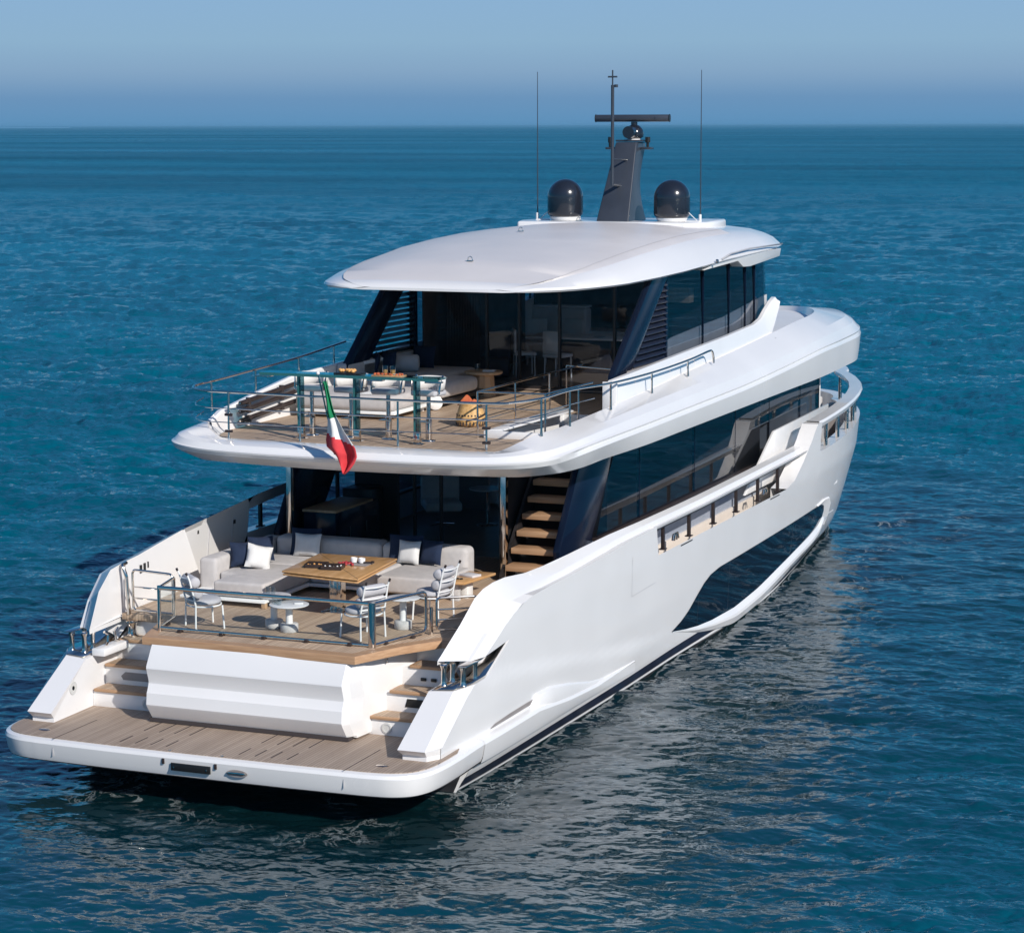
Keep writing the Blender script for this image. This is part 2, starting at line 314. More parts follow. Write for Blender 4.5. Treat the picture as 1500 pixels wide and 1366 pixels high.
def hull():
    h = MB(); pockets = []
    def strip(s, cols, nz=10):
        h.rows([[(s*hx(y, a+(b-a)*k/nz), y, a+(b-a)*k/nz) for k in range(nz+1)] for y, a, b in cols])
    ZB = -1.1
    for s in (1, -1):
        y0, y1, zo = OPEN[s]
        BYl = lambda y: interp(y, [1.1, 2.18], [.80, 1.49])
        def top(y):
            if y < y0: return ln(s, 'B', y)
            if y < y0+.12: return interp(y, [y0, y0+.12], [ln(s, 'B', y0), zo])
            if y < y1: return zo
            b21 = ln(s, 'B', y1+1.8)
            return interp(y, [y1, y1+.6, y1+1.2, y1+1.8, 21.35, 21.75, 21.8, 22.0, 24, 26, 28, 32.3], [zo, zo+.10, zo+.42, zo+.82, 3.14, 3.16, 2.50, 2.48, 2.54, 2.62, 2.72, 2.76]) if s > 0 else interp(y, [y1, y1+2, 21.75, 21.8, 24, 26, 28, 32.3], [zo, 3.0, 3.16, 2.48, 2.54, 2.62, 2.72, 2.76])
        ya = [1.06, 1.1, 1.25, 1.4, 1.55, 1.7, 1.85, 2.0, 2.18]; yb = [2.4, 2.6, 2.8, 3.0, 3.2, 3.4, 3.62]
        # lower strip everywhere up to the pocket line / knuckle, so that the whole side is one surface
        ys = ya+yb+list(np.arange(3.9, y0-.1, .35))+[y0, y0+.04, y0+.08, y0+.12]+list(np.arange(y0+.4, y1, .5))+list(np.arange(y1, 21.7, .2))+[21.75, 21.8, 22.0]+list(np.arange(22.3, 29.8, .4))+list(np.linspace(30, 32.15, 18))
        cols = []
        for y in ys:
            if y < 2.2: t_ = BYl(y)
            elif y <= 3.62: t_ = interp(y, [2.18, 2.7, 3.62], [1.49, 1.50, 1.89])
            else: t_ = None
            zb_ = .22 if y < 2.25 else ZB
            if 2.25 < y < 2.45: cols.append((2.30, .22, 1.492)); cols.append((2.301, ZB, 1.492))
            if t_ is None: cols.append((y, ZB, min(top(y), 1.89)))
            else: cols.append((y, zb_, t_))
        strip(s, cols, 34)
        cols = [(y, interp(y, [2.65, 3.62], [1.82, 1.89]), ln(s, 'B', y)) for y in (2.65, 2.8, 3.0, 3.2, 3.4, 3.62)]
        cols += [(y, 1.89, max(top(y), 1.893)) for y in ys if y > 3.62]
        strip(s, cols, 6)
        P3 = lambda k, fx: [(s*fx(y, z), y, z) for y, z in LN[s][k]]
        I = P3('I', lambda y, z: cap_x(y)); A = P3('A', lambda y, z: hx(y, z)-.17); B = P3('B', lambda y, z: hx(y, z)+.001)
        Mi = [(s*(hx(y, z)-.115), y+interp(y, [2.4, 3.4, 5.0], [.0, .06, 0]), z-interp(y, [2.4, 3.4, 5.2], [.0, .015, .08])) for y, z in LN[s]['A']]; h.rows([I, A]); h.rows([A, Mi]); h.rows([Mi, B])
        Bf, U, U2, U3, Ii = [], [], [], [], []
        for y in np.linspace(y0, 21.5, 26):
            zB = ln(s, 'B', y)-.004; x = hx(y, zB)
            Bf.append((s*x, y, zB)); U.append((s*(x-.01), y, zB-.035)); U2.append((s*(x-.15), y, zB-.03)); U3.append((s*(cap_x(y)+.03), y, zB-.02)); Ii.append((s*cap_x(y), y, ln(s, 'I', y)))
        for a, b in ((Bf, U), (U, U2), (U2, U3), (U3, Ii)): h.rows([a, b])
        # thick aft part of the bulwark, slanted front edge, then the inner face forward of it
        rows = []
        for y, z in LN[s]['I']:
            if y <= 5.2: rows.append([(s*cap_x(y), y, z), (s*(cap_x(y)-.005), y, 1.78)])
        rows.append([(s*3.10, 5.25, ln(s, 'I', 5.25)), (s*3.05, 5.75, 1.9)]); h.rows(rows)
        h.rows([[(s*3.10, 5.25, ln(s, 'I', 5.25)), (s*3.05, 5.75, 1.9)], [(s*3.20, 5.32, ln(s, 'I', 5.3)-.03), (s*3.30, 5.85, 1.9)]])
        h.rows([[(s*3.30, y, 1.9), (s*(3.29 if s > 0 else 3.20), y, ln(s, 'A', y)-.02 if s > 0 else ln(s, 'I', y)-.10), (s*cap_x(y), y, ln(s, 'I', y))] for y in (5.3, 6, 7, y0)])
        if s < 0: h.rows([[(s*3.30, y, 1.9), (s*3.30, y, zo)] for y in (y0, 11, 14.6)]); h.rows([[(s*3.30, y, zo), (s*hx(y, zo), y, zo)] for y in (y0, 11, 14.6)])
        h.rows([[(s*3.29, y0, zo), (s*hx(y0, zo), y0, zo)], [(s*3.29, y0, ln(s, 'A', y0)-.02), (s*hx(y0, 2.4), y0, ln(s, 'B', y0)-.02)]])
        # underside of the upper wing piece (roof of the fairlead pocket)
        k_ = MB()
        k_.raw([(s*3.0, 2.02, 1.84), (s*(hx(2.4, 1.8)-.17), 2.36, 1.80), (s*hx(2.65, 1.8), 2.65, 1.82), (s*hx(3.6, 1.9), 3.62, 1.89), (s*3.0, 3.45, 1.90)], [(0, 1, 2, 3, 4)])
        xo = 3.33
        li = [(s*2.95, .86, .63), (s*2.95, .86, .70), (s*2.92, .74, .80), (s*2.95, 1.80, 1.43)]
        la = [(s*xo, .86, .63), (s*xo, .86, .70), (s*(xo+.02), .75, .80), (s*xo, 1.84, 1.45)]
        lb = [(s*hx(1.1, .63), 1.10, .63), (s*hx(1.1, .7), 1.10, .70), (s*hx(1.1, .8), 1.10, .80), (s*hx(2.18, 1.49), 2.18, 1.49)]
        h.rows([li, la]); h.rows([la, lb])
        k_.raw([li[3], la[3], lb[3], (s*hx(2.7, 1.5), 2.7, 1.50), (s*hx(3.6, 1.9), 3.62, 1.89), (s*3.0, 3.45, 1.87), (s*2.95, 2.6, 1.46)], [(0, 1, 2, 3, 6), (3, 4, 5, 6)])
        pockets.append(k_)
        k2 = MB(); pockets.append(k2)
        k2.raw([(s*2.95, .86, .60), (s*2.95, .86, .70), (s*2.92, .74, .80), (s*2.95, 1.80, 1.43), (s*2.95, 2.6, 1.46), (s*2.97, 3.4, 1.75), (s*2.97, 3.45, 1.86), (s*3.0, 4.3, 1.9), (s*3.0, 4.3, .6)], [(0, 1, 3, 4, 5, 8), (1, 2, 3), (5, 6, 7, 8)])
    o = h.build('hull', M['white'], Y, ang=13)
    for k_ in pockets: k_.build('pocket_lining', M['white_matt'], o, smooth=False)
    # aft transom below platform
    t = MB(); t.rows([[(k_*(hx(2.3, z_)+.004), 2.302, z_) for z_ in (-1.1, -.24, -.1, .06, .22, .5)] for k_ in (-1, 0, 1)]); t.build('transom', M['antifoul'], o)
    # boot top, white stripe, lower antifouling as thin proud bands that follow the hull
    for nm, z0, z1, off, m in (('boot_top', -.155, .02, .005, M['blacktop']), ('waterline_stripe', -.20, -.155, .013, M['white_matt']), ('antifouling', -.7, -.20, .005, M['antifoul'])):
        b = MB(); ys = list(np.arange(2.30, 29.9, .45))+list(np.linspace(30, 31.3, 12))
        b.rows([[(hx(y, z0+(z1-z0)*q/5)+off, y, z0+(z1-z0)*q/5) for q in range(6)] for y in ys]); b.build(nm, m, o, mirror=True)
    # long spray rail that continues the platform edge, ending in a downward wedge
    for s in (1, -1):
        b = MB(); rows = []
        for y in [2.36, 2.8, 3.4, 4.0, 4.6, 5.3, 6.0, 6.8, 7.5, 8.5, 9.6]:
            k = interp(y, [2.5, 4.6, 6.0, 7.6, 9.6], [1, 1, .85, .45, 0])
            zt = interp(y, [2.4, 4.6, 6.2, 7.5, 9.6], [.622, .615, .44, .33, .28]); zb = interp(y, [2.4, 9.6], [.20, .10])
            xx = hx(y, .35)+.15*k
            rows.append([(s*(hx(y, zt+.004)-.01), y, zt+.004), (s*(xx-.10*k), y, zt), (s*(xx-.02*k), y, zt-.022), (s*xx, y, zt-.07*k-.005), (s*(xx-.035*k), y, zt-.07-(zt-.07-zb)*.6), (s*(xx-.07*k), y, zb+.05*k), (s*(hx(y, zb)-.002), y, zb-.02)])
        b.rows(rows); b.build('spray_rail', M['white'], o, ang=24)
        b = MB(); rows = []
        for y, zt, k in ((4.45, .63, .15), (4.7, .78, .8), (5.3, .76, 1), (6.2, .62, .75), (7.2, .42, .3), (8.0, .33, .02)):
            rows.append([(s*(hx(y, zt)-.003), y, zt+.02), (s*(hx(y, zt)+.06*k), y, zt-.01), (s*(hx(y, zt)+.10*k), y, zt-.16*k), (s*(hx(y, .4)+.10*k), y, max(zt-.34, .25))])
        b.rows(rows); b.build('side_scoop', M['white'], o, ang=24)
        b = MB(); b.rows([[(s*(hx(y, z)+.006), y, z) for z in (.655, .655+h_)] for y, h_ in ((2.85, .01), (3.0, .05), (3.6, .07), (4.3, .075), (4.6, .07))]); b.build('corner_reflection', M['grey_wall'], o)  # taupe strip stands in for the brown teak reflection in the ledge corner
    return o
HULL = hull()

def hull_window():
    # outline traced in real (y,z) on the hull side, glass slightly recessed in appearance by a proud lower lip
    up = [(11.75, .375), (12.3, .47), (12.75, .60), (13.2, .80), (13.6, .96), (14.0, 1.06), (14.6, 1.11), (16.0, 1.11), (19.0, 1.12), (22.0, 1.14), (22.8, 1.12), (23.15, 1.04), (23.34, .88)]
    lo = [(11.75, .37), (12.6, .25), (13.4, .16), (14.3, .10), (15.8, .07), (17.5, .15), (19.1, .28), (20.5, .39), (22.0, .50), (23.0, .60), (23.25, .66), (23.34, .74)]
    ys = np.concatenate([np.linspace(11.75, 14.8, 24)[:-1], np.linspace(14.8, 22.8, 34), [22.95, 23.1, 23.2, 23.28, 23.34]])
    U = [float(np.interp(y, [p[0] for p in up], [p[1] for p in up])) for y in ys]; Lw = [float(np.interp(y, [p[0] for p in lo], [p[1] for p in lo])) for y in ys]
    b = MB(); b.rows([[(hx(y, l+(u-l)*k/6)+.008, y, l+(u-l)*k/6) for k in range(7)] for y, u, l in zip(ys, U, Lw)])
    b.build('hull_window', M['hullglass'], HULL, mirror='pair')
    b = MB(); rows = []
    for y in list(np.linspace(11.8, 25.2, 60)):
        l = float(np.interp(y, list(ys)+[24.0, 25.2], Lw+[.70, .62])); k = interp(y, [11.8, 12.8, 15.5, 22.8, 25.2], [.0, .25, 1, 1, .02])
        rows.append([(hx(y, l)+.004, y, l+.004), (hx(y, l)+.012, y, l-.012), (hx(y, l-.08)+.085*k, y, l-.085*k-.014), (hx(y, l-.12)+.10*k, y, l-.14*k-.016), (hx(y, l-.25)+.07*k, y, l-.27*k-.02), (hx(y, min(l-.36, .02))+.012, y, max(l-.42*k-.03, .0) if l > .1 else l-.10)])
    b.rows(rows); b.build('window_ledge', M['white'], HULL, mirror='pair', ang=24)
    b = MB(); b.rows([[(hx(yi, zi)+.008, yi, zi), (hx(yo, zo)+.035, yo, zo), (hx(yo, zo)-.004, yo+.03, zo+.02)] for yi, zi, yo, zo in ((23.1, .62, 24.05, .44), (23.34, .74, 24.15, .66), (23.34, .90, 23.95, .98), (23.15, 1.05, 23.6, 1.16), (22.8, 1.125, 23.0, 1.20), (22.3, 1.13, 22.3, 1.15))]); b.build('window_reveal', M['white_matt'], HULL, mirror='pair', ang=24)
    for y in (13.3, 15.3, 20.2):
        u = float(np.interp(y, ys, U)); l = float(np.interp(y, ys, Lw))
        b = MB(); b.rows([[(hx(y+d, l+(u-l)*k/6)+.010, y+d, l+(u-l)*k/6) for k in range(7)] for d in (0, .012)]); b.build('window_joint', M['mast'], HULL, mirror='pair')
    # access door seam
    b = MB()
    for a, c in (((9.3, 2.2), (9.3, 1.5)), ((9.3, 1.5), (10.6, 1.52))):
        d = Vector((0, c[0]-a[0], c[1]-a[1])); n_ = Vector((0, -d.z, d.y)).normalized()*.006
        b.rows([[(hx(y, z)+.004, y+s*n_.y, z+s*n_.z) for s in (-1, 1)] for y, z in (a, c)])
    b.build('access_seam', M['greyline'], HULL)
hull_window()

def bulwark_details():
    # posts in the side opening
    for s in (1, -1):
        for y in (11.34, 12.87, 14.38, 15.9, 17.42, 18.9) if s == 1 else (8.55, 10.2, 11.8, 13.4):
            x = s*(hx(y, 2.2)-.13); zt = ln(s, 'B', y)-.05; zl = OPEN[s][2]
            b = MB(); b.bb(x-.03, x+.03, y-.038, y+.038, zl-.01, zt); b.box((x, y, zl+.005), (.12, .16, .02)); b.build('bulwark_post', M['bracket'] if s == 1 else M['black'], HULL, bevel=.006)
    # inner dark strip under cap on starboard (handrail)
    MB().tube([(hx(y, 2.4)-.05, y, ln(1, 'B', y)-.062) for y in np.linspace(10.68, 20.2, 24)], .026, 8).build('under_rail', M['bracket'], HULL)
    # cleats with rollers on the side deck sill
    for y in (12.35, 18.3):
        b = MB(); x = hx(y, 2)-.22
        b.tube([(x, y-.18, 2.02), (x, y-.12, 2.12), (x, y+.12, 2.12), (x, y+.18, 2.02)], .022); b.tube([(x, y-.07, 2.0), (x, y-.07, 2.12)], .02); b.tube([(x, y+.07, 2.0), (x, y+.07, 2.12)], .02)
        b.build('cleat', M['chrome'], HULL)
        b = MB(); b.rows([[(hx(yy, z)+.006, yy, z) for z in (1.95, 1.975)] for yy in (y-.35, y+.35)]); b.build('chafe_strip', M['black'], HULL)
    # bow rail, wide white cap
    path = []
    for y in [22.0, 22.4, 23, 24, 25, 26, 27, 28, 29]+list(np.linspace(29.6, 32.0, 12)): path.append((hx(min(y, 32.1), 3.3), y))
    cap = [(3.70, 21.6)]+path+[(0, 32.2)]
    cap = cap+[(-x, y) for x, y in reversed(cap[:-1])]
    b = MB(); rows = []
    for i, (x, y) in enumerate(cap):
        a = Vector((cap[max(i-1, 0)][0], cap[max(i-1, 0)][1], 0)); c = Vector((cap[min(i+1, len(cap)-1)][0], cap[min(i+1, len(cap)-1)][1], 0))
        t = (c-a).normalized(); n_ = Vector((t.y, -t.x, 0)); zt = interp(y, [21.6, 23, 26, 32.2], [3.18, 3.24, 3.36, 3.50])
        rows.append([(x-n_.x*.17-n_.x*o, y-n_.y*.17-n_.y*o, zt+dz) for o, dz in ((.15, 0), (-.14, 0), (-.17, -.05), (-.13, -.15), (.12, -.12), (.17, -.05))])
    b.rows(rows, close=True); b.build('bow_rail', M['white'], HULL, ang=30)
    for s in (1, -1):
        for y in (22.7, 23.9, 25.1, 26.3, 27.5, 28.7, 29.9):
            x = s*(hx(y, 2.6)-.12); zt = interp(y, [21.6, 23, 26, 32.2], [3.18, 3.24, 3.36, 3.50])-.1
            b = MB(); b.tube([(x, y, 2.5), (x, y, zt)], .045, 14); b.build('bow_rail_post', M['chrome'], HULL)
    # inner sill of bow bulwark
    b = MB(); b.rows([[(hx(y, SILL(y))+.002, y, SILL(y)+.002), (max(hx(y, 2.4)-.3, 0), y, interp(y, [22, 24, 26, 28, 32], [2.47, 2.52, 2.60, 2.70, 2.74])), (max(hx(y, 2.4)-.32, 0), y, 2.0)] for y in [21.8, 22.0]+list(np.arange(22.3, 29.8, .4))+list(np.linspace(30, 32.1, 14))])
    b.build('bow_sill', M['white'], HULL, mirror=True)
    # raised panel screening the steps to the bow terrace (both sides) + corner pillar
    for s in (1, -1):
        x = s*2.98
        poly = [(x, 18.0, 2.0), (x, 18.97, 2.5), (x, 20.2, 3.10), (x, 20.35, 3.11), (x, 24.9, 3.19), (x, 24.9, 2.0)]
        b = MB(); b.prism(poly, (.06*s, 0, 0)); b.build('terrace_panel', M['white'], HULL, bevel=.01)
    # starboard wing that ramps from deck to bow rail (inner lining)
    for s in (1, -1):
        b = MB(); b.rows([[(s*(hx(y, z)+.002), y, z+.002), (s*(hx(y, z)-.36), y, z+.0), (s*(hx(y, z)-.36), y, 1.5)] for y, z in [(y_, interp(y_, [t[0] for t in TOPB], [t[1] for t in TOPB])) for y_ in [19.2, 19.4, 19.6, 19.8, 20.0, 20.2, 20.4, 20.6, 20.8, 21.0, 21.2, 21.4, 21.6, 21.75]]])
        b.build('ramp_lining', M['white'], HULL, ang=30)
bulwark_details()

# ------------------------------------------------------------------ swim platform
def platform():
    # plan outline, starboard half then mirrored
    half = [(0, -.06), (1.5, -.05), (2.7, -.01), (3.1, .05), (3.40, .22), (3.56, .52), (3.62, .95), (3.63, 1.5), (3.62, 1.9), (3.61, 2.4)]
    half = [Vector((x, y, 0)) for x, y in half]
    H = [half[0], half[1], half[2]]+bez(half[2:], 5)[1:]
    out = [(p.x, p.y) for p in H]; full = [(-x, y) for x, y in reversed(out[1:])]+out
    b = MB(); rows = []
    for i, (x, y) in enumerate(full):
        a = full[max(i-1, 0)]; c = full[min(i+1, len(full)-1)]; t = Vector((c[0]-a[0], c[1]-a[1], 0)).normalized(); n_ = Vector((t.y, -t.x, 0))
        rows.append([(x+n_.x*o, y+n_.y*o, z) for o, z in ((-.30, .622), (-.10, .622), (-.02, .60), (0, .55), (-.035, .36), (-.07, .28), (-.16, .24), (-.9, .22))])
    b.rows(rows)
    P = b.build('swim_platform', M['white'], Y, ang=30)
    b = MB(); b.raw([(x*.985, y+(.06 if y < 1 else 0), .27) for x, y in full], [tuple(range(len(full)))]); b.build('platform_underside', M['antifoul'], P)
    b = MB(); b.bb(-3.3, 3.3, .6, 2.7, .56, .6195); b.build('platform_core', M['white_matt'], P)
    # teak inlay
    ins = []
    for i, (x, y) in enumerate(full):
        if abs(x) > 3.3 and y > 1.52: continue
        a = full[max(i-1, 0)]; c = full[min(i+1, len(full)-1)]; t = Vector((c[0]-a[0], c[1]-a[1], 0)).normalized(); n_ = Vector((t.y, -t.x, 0))
        ins.append((x-n_.x*.09, y-n_.y*.09, .632))
    ins += [(3.42, 1.9, .632), (2.9, 2.2, .632), (-2.9, 2.2, .632), (-3.42, 1.9, .632)]
    b = MB(); b.prism(ins, (0, 0, -.012)); b.build('platform_teak', M['teak'], P)
    # seams, slots, hinges
    b = MB()
    for s in (-1, 1): MB().box((s*2.418, .62, .634), (.012, 1.24, .004)).build('teak_seam', M['shadowgap'], P); MB().box((s*2.42, -.006, .46), (.010, .012, .17)).build('fascia_seam', M['greyline'], P)
    for i in range(4):
        for s in (-1, 1):
            x0 = s*(.61+i*.262)
            MB().box((x0, 1.2, .634), (.018, .52, .005)).build('drain_slot', M['shadowgap'], P); MB().box((x0, .42, .634), (.018, .36, .005)).build('drain_slot', M['shadowgap'], P)
    for x in (-.43, .44):
        b = MB(); b.box((x, .06, .64), (.05, .06, .015)); b.build('hinge', M['chrome'], P, bevel=.004)
    b = MB(); b.bb(-.355, .295, -.075, -.05, .378, .492); n = b.build('name_plate', M['black'], P, bevel=.003)
    for x in (-.30, .24):
        c = MB(); c.tube([(x, -.078, .435), (x, -.088, .435)], .012, 12); c.build('plate_bolt', M['chrome'], n)
    for x in (-.49, .38):
        b = MB(); b.bb(x-.02, x+.02, -.07, -.05, .46, .54); b.build('latch', M['bracket'], P, bevel=.004)
    hr = MB().lathe([(.17, 0), (.17, .006)], (0, 0, 0), 32, 1, .32).build('handle_recess', M['grey_wall'], P); hr.location = (.73, -.052, .43); hr.rotation_euler = (R(90), 0, 0)
    b = MB(); b.tube(roundpath([(.59, -.05, .44), (.60, -.085, .445), (.86, -.085, .445), (.87, -.05, .44)], .03), .013); b.build('pull_handle', M['chrome'], P)
    for s in (-1, 1):
        b = MB(); b.lathe([(.10, 0), (.10, .006), (.085, .012)], (s*2.83 if s > 0 else s*2.83, .42, .634), 24, 1, .55); b.build('deck_filler', M['chrome'], P)
    return P
platform()

# ------------------------------------------------------------------ stern box with garage door, steps, cockpit deck
CK = 1.93   # cockpit sole
def stern():
    z = [.70, .70, .92, 1.18, 1.42, 1.66, 1.82]
    b = MB()
    prof = [(1.46, .70), (1.31, .90), (1.29, .94), (1.31, 1.12), (1.33, 1.15), (1.375, 1.26), (1.375, 1.30), (1.31, 1.50), (1.32, 1.54), (1.50, 1.84)]
    # ribbed garage door: rows across x with folded ends
    rows = []
    for x, dy, sc in ((-1.66, .35, 0), (-1.62, .10, .6), (-1.56, 0, 1), (1.76, 0, 1), (1.84, .10, .6), (1.90, .42, 0)):
        rows.append([(x+(.06*(1.48-y)/.2 if x > 0 else -.06*(1.48-y)/.2)*0, y+dy, zz) for y, zz in prof])
    b.rows(rows)
    S = b.build('stern_garage_door', M['white'], Y, ang=22)
    b = MB(); b.prism([(-1.66, 1.62, .66), (1.86, 1.62, .66), (1.91, 2.1, .66), (2.5, 4.3, .66), (-2.2, 4.3, .66), (-1.68, 2.1, .66)], (0, 0, 1.17)); b.build('stern_box_core', M['white'], S, bevel=.01)
    b = MB(); b.bb(-1.6, 1.8, 1.44, 1.6, .64, .70); b.build('door_shadow_gap', M['shadowgap'], S)
    b = MB(); b.lathe([(.035, 0), (.03, .01)], (0, 0, 0), 18); o = b.build('shower_fitting', M['chrome'], S); o.location = (2.02, 2.35, 1.70); o.rotation_euler = (0, R(90), R(15))
    # cockpit deck with teak nosing
    outline = [(-1.70, 1.56), (1.86, 1.50), (1.92, 1.56), (2.20, 2.35), (2.50, 2.86), (2.62, 3.02), (3.0, 3.05), (3.09, 5), (3.29, 6), (3.29, 9.6), (-3.29, 9.6), (-3.29, 6), (-3.09, 5), (-3.0, 3.0), (-2.15, 2.98), (-2.02, 2.9), (-1.74, 1.62)]
    b = MB(); b.prism([(x, y, CK) for x, y in outline], (0, 0, -.10)); D = b.build('cockpit_deck', M['teak_warm'], Y, bevel=.012)
    edge = outline[-2:]+outline[:7]
    edge = [(-2.15, 2.98), (-1.74, 1.62), (-1.70, 1.56), (1.86, 1.50), (1.92, 1.56), (2.20, 2.35), (2.62, 3.02), (2.95, 3.04)]
    b = MB(); rows = []
    edge = [(-2.15, 2.98), (-1.72, 1.60), (1.87, 1.52), (2.20, 2.35), (2.62, 3.02), (2.95, 3.04)]
    for i, (x, y) in enumerate(edge):
        p = Vector((x, y, 0)); d0 = (p-Vector((*edge[i-1], 0))).normalized() if i else None; d1 = (Vector((*edge[i+1], 0))-p).normalized() if i < len(edge)-1 else None
        d0 = d0 or d1; d1 = d1 or d0; n0 = Vector((d0.y, -d0.x, 0)); n1 = Vector((d1.y, -d1.x, 0)); n_ = (n0+n1).normalized(); n_ = n_/max(.4, n_.dot(n0))
        rows.append([(x+n_.x*o, y+n_.y*o, CK+dz) for o, dz in ((-.15, .004), (.045, .004), (.055, -.008), (.055, -.115), (-.02, -.118))])
    b.rows(rows); b.build('teak_nosing', M['teak_edge'], D, ang=40)
    # steps
    for s in (-1, 1):
        xi = [1.66, 1.82, 1.95, 2.1] if s < 0 else [1.90, 2.08, 2.24, 2.44]
        T = empty('boarding_stairs', (0, 0, 0)); T.parent = Y
        tz = [.92, 1.25, 1.57]; ty = [1.98, 2.33, 2.72]
        core = MB(); x0 = 1.5; ys = [2.02, 2.38, 2.75, 3.10, 3.6]; zs = [.875, 1.205, 1.525, 1.80]
        for k in range(4): core.bb(s*x0, s*2.96, ys[k], 3.7, .60 if k == 0 else zs[k-1]-.02, zs[k])
        core.build('stair_riser', M['white'], T, bevel=.004)
        for k in range(3):
            b = MB(); b.bb(s*(xi[k]-.02), s*2.93, ty[k], ty[k]+.46, tz[k]-.05, tz[k]); b.build('step_tread', M['teak_edge'], T, bevel=.012)
            b = MB(); b.bb(s*(xi[k]+.04), s*2.89, ty[k]+.04, ty[k]+.42, tz[k], tz[k]+.003); b.build('tread_inlay', M['teak_warm'], T)
        xc = -1.98 if s < 0 else 2.16
        b = MB(); b.lathe([(.085, 0), (.085, .012), (.06, .016), (.06, .008)], (0, 0, 0), 28); o = b.build('step_light', M['lampring'], T); o.location = (xc, 2.018, .745); o.rotation_euler = (R(90), 0, 0)
        b = MB(); b.prism([(s*2.02 if s < 0 else 2.30, 2.372, 1.00), (s*2.62 if s < 0 else 2.75, 2.372, 1.00), (s*2.66 if s < 0 else 2.78, 2.372, 1.06), (s*2.58 if s < 0 else 2.72, 2.372, 1.13), (s*2.06 if s < 0 else 2.34, 2.372, 1.13)], (0, .006, 0)); b.build('step_recess', M['grey_wall'] if s < 0 else M['black'], T)
        if s > 0:
            for xx in (2.45, 2.62):
                b = MB(); b.box((xx, 2.735, 1.36), (.09, .03, .05)); b.build('power_socket', M['black'], T, bevel=.008)
    b = MB()
    for r1, r2 in ((.105, .095), (.035, .0)): b.lathe([(r1, 0), (r1, .006), (max(r2, .002), .006)], (0, 0, 0), 28)
    o = b.build('shower_socket', M['lampring'], HULL); o.location = (-2.945, 1.42, 1.05); o.rotation_euler = (0, R(90), 0)
    # mooring pockets: polished plate, capstan, rollers
    for s in (-1, 1):
        b = MB(); b.raw([(s*3.0, 1.83, 1.455), (s*3.33, 1.86, 1.475), (s*3.485, 2.2, 1.515), (s*3.49, 2.7, 1.525), (s*3.49, 3.5, 1.86), (s*3.0, 3.4, 1.80), (s*3.0, 2.6, 1.475)], [(0, 1, 2, 3, 6), (3, 4, 5, 6)]); b.build('fairlead_plate', M['chrome'], HULL, solid=.006)
        if s > 0:
            b = MB(); b.raw([(2.96, 2.5, 1.45), (2.96, 3.5, 1.86), (2.97, 2.1, 1.86)], [(0, 1, 2)]); b.build('pocket_lining', M['chrome'], HULL, solid=.01)
        for k, (x, y, hgt, rr) in enumerate(((3.10, 2.02, .33, .038), (3.38, 2.10, .30, .038), (3.40, 2.50, .30, .034), (3.12, 2.30, .30, .034))):
            b = MB(); b.lathe([(rr*1.5, 0), (rr*1.1, .03), (rr, .08), (rr, hgt-.08), (rr*1.5, hgt-.02), (rr*1.2, hgt)], (s*x, y, 1.48), 20); b.build('fairlead_roller', M['chrome'], HULL)
        b = MB(); b.box((s*3.40, 2.32, 1.79), (.15, .62, .02), 0, 0); b.build('fairlead_cap', M['chrome'], HULL, bevel=.01)
        b = MB(); b.lathe([(.11, 0), (.11, .03), (.08, .05), (.065, .12), (.075, .20), (.10, .235), (.10, .26), (.06, .275)], (s*2.80, 2.98 if s < 0 else 2.2, 1.57 if s < 0 else 1.25), 28)
        if s < 0: b.build('capstan', M['chrome'], HULL)
        b = MB(); x = s*2.85; y = 2.45
        if s < 0:
            b.tube([(x, y-.2, 1.56), (x-.01, y-.12, 1.60), (x-.02, y-.10, 1.72), (x-.02, y-.2, 1.78)], .022); b.build('mooring_horn', M['chrome'], HULL); b = MB(); b.tube([(x, y+.2, 1.56), (x-.01, y+.12, 1.60), (x-.02, y+.10, 1.72), (x-.02, y+.2, 1.78)], .022); b.build('mooring_horn', M['chrome'], HULL)
            b = MB(); b.bb(-2.96, -2.72, 2.0, 3.3, 1.44, 1.56); b.build('pocket_shelf', M['white'], HULL, bevel=.02)
    b = MB(); b.bb(-.0, .0, 0, 0, 0, 0)
    # small vents / sockets on port wing
    b = MB()
    for y, z, a, c in ((3.75, 2.52, .05, .13), (3.88, 2.53, .05, .13), (4.0, 2.55, .02, .10), (5.9, 2.78, .05, .06), (7.0, 2.90, .16, .04), (7.2, 2.76, .09, .07)):
        b.box((-(cap_x(y)-.01 if y < 5.2 else 3.222), y, z), (.03, a, c))
    b.build('wall_socket', M['black'], HULL)
    for y in (6.3, 7.15): MB().box((-3.245, y, 2.4), (.012, .008, .9), 0, 0, R(5)).build('locker_seam', M['greyline'], HULL)
    return D
DECK = stern()

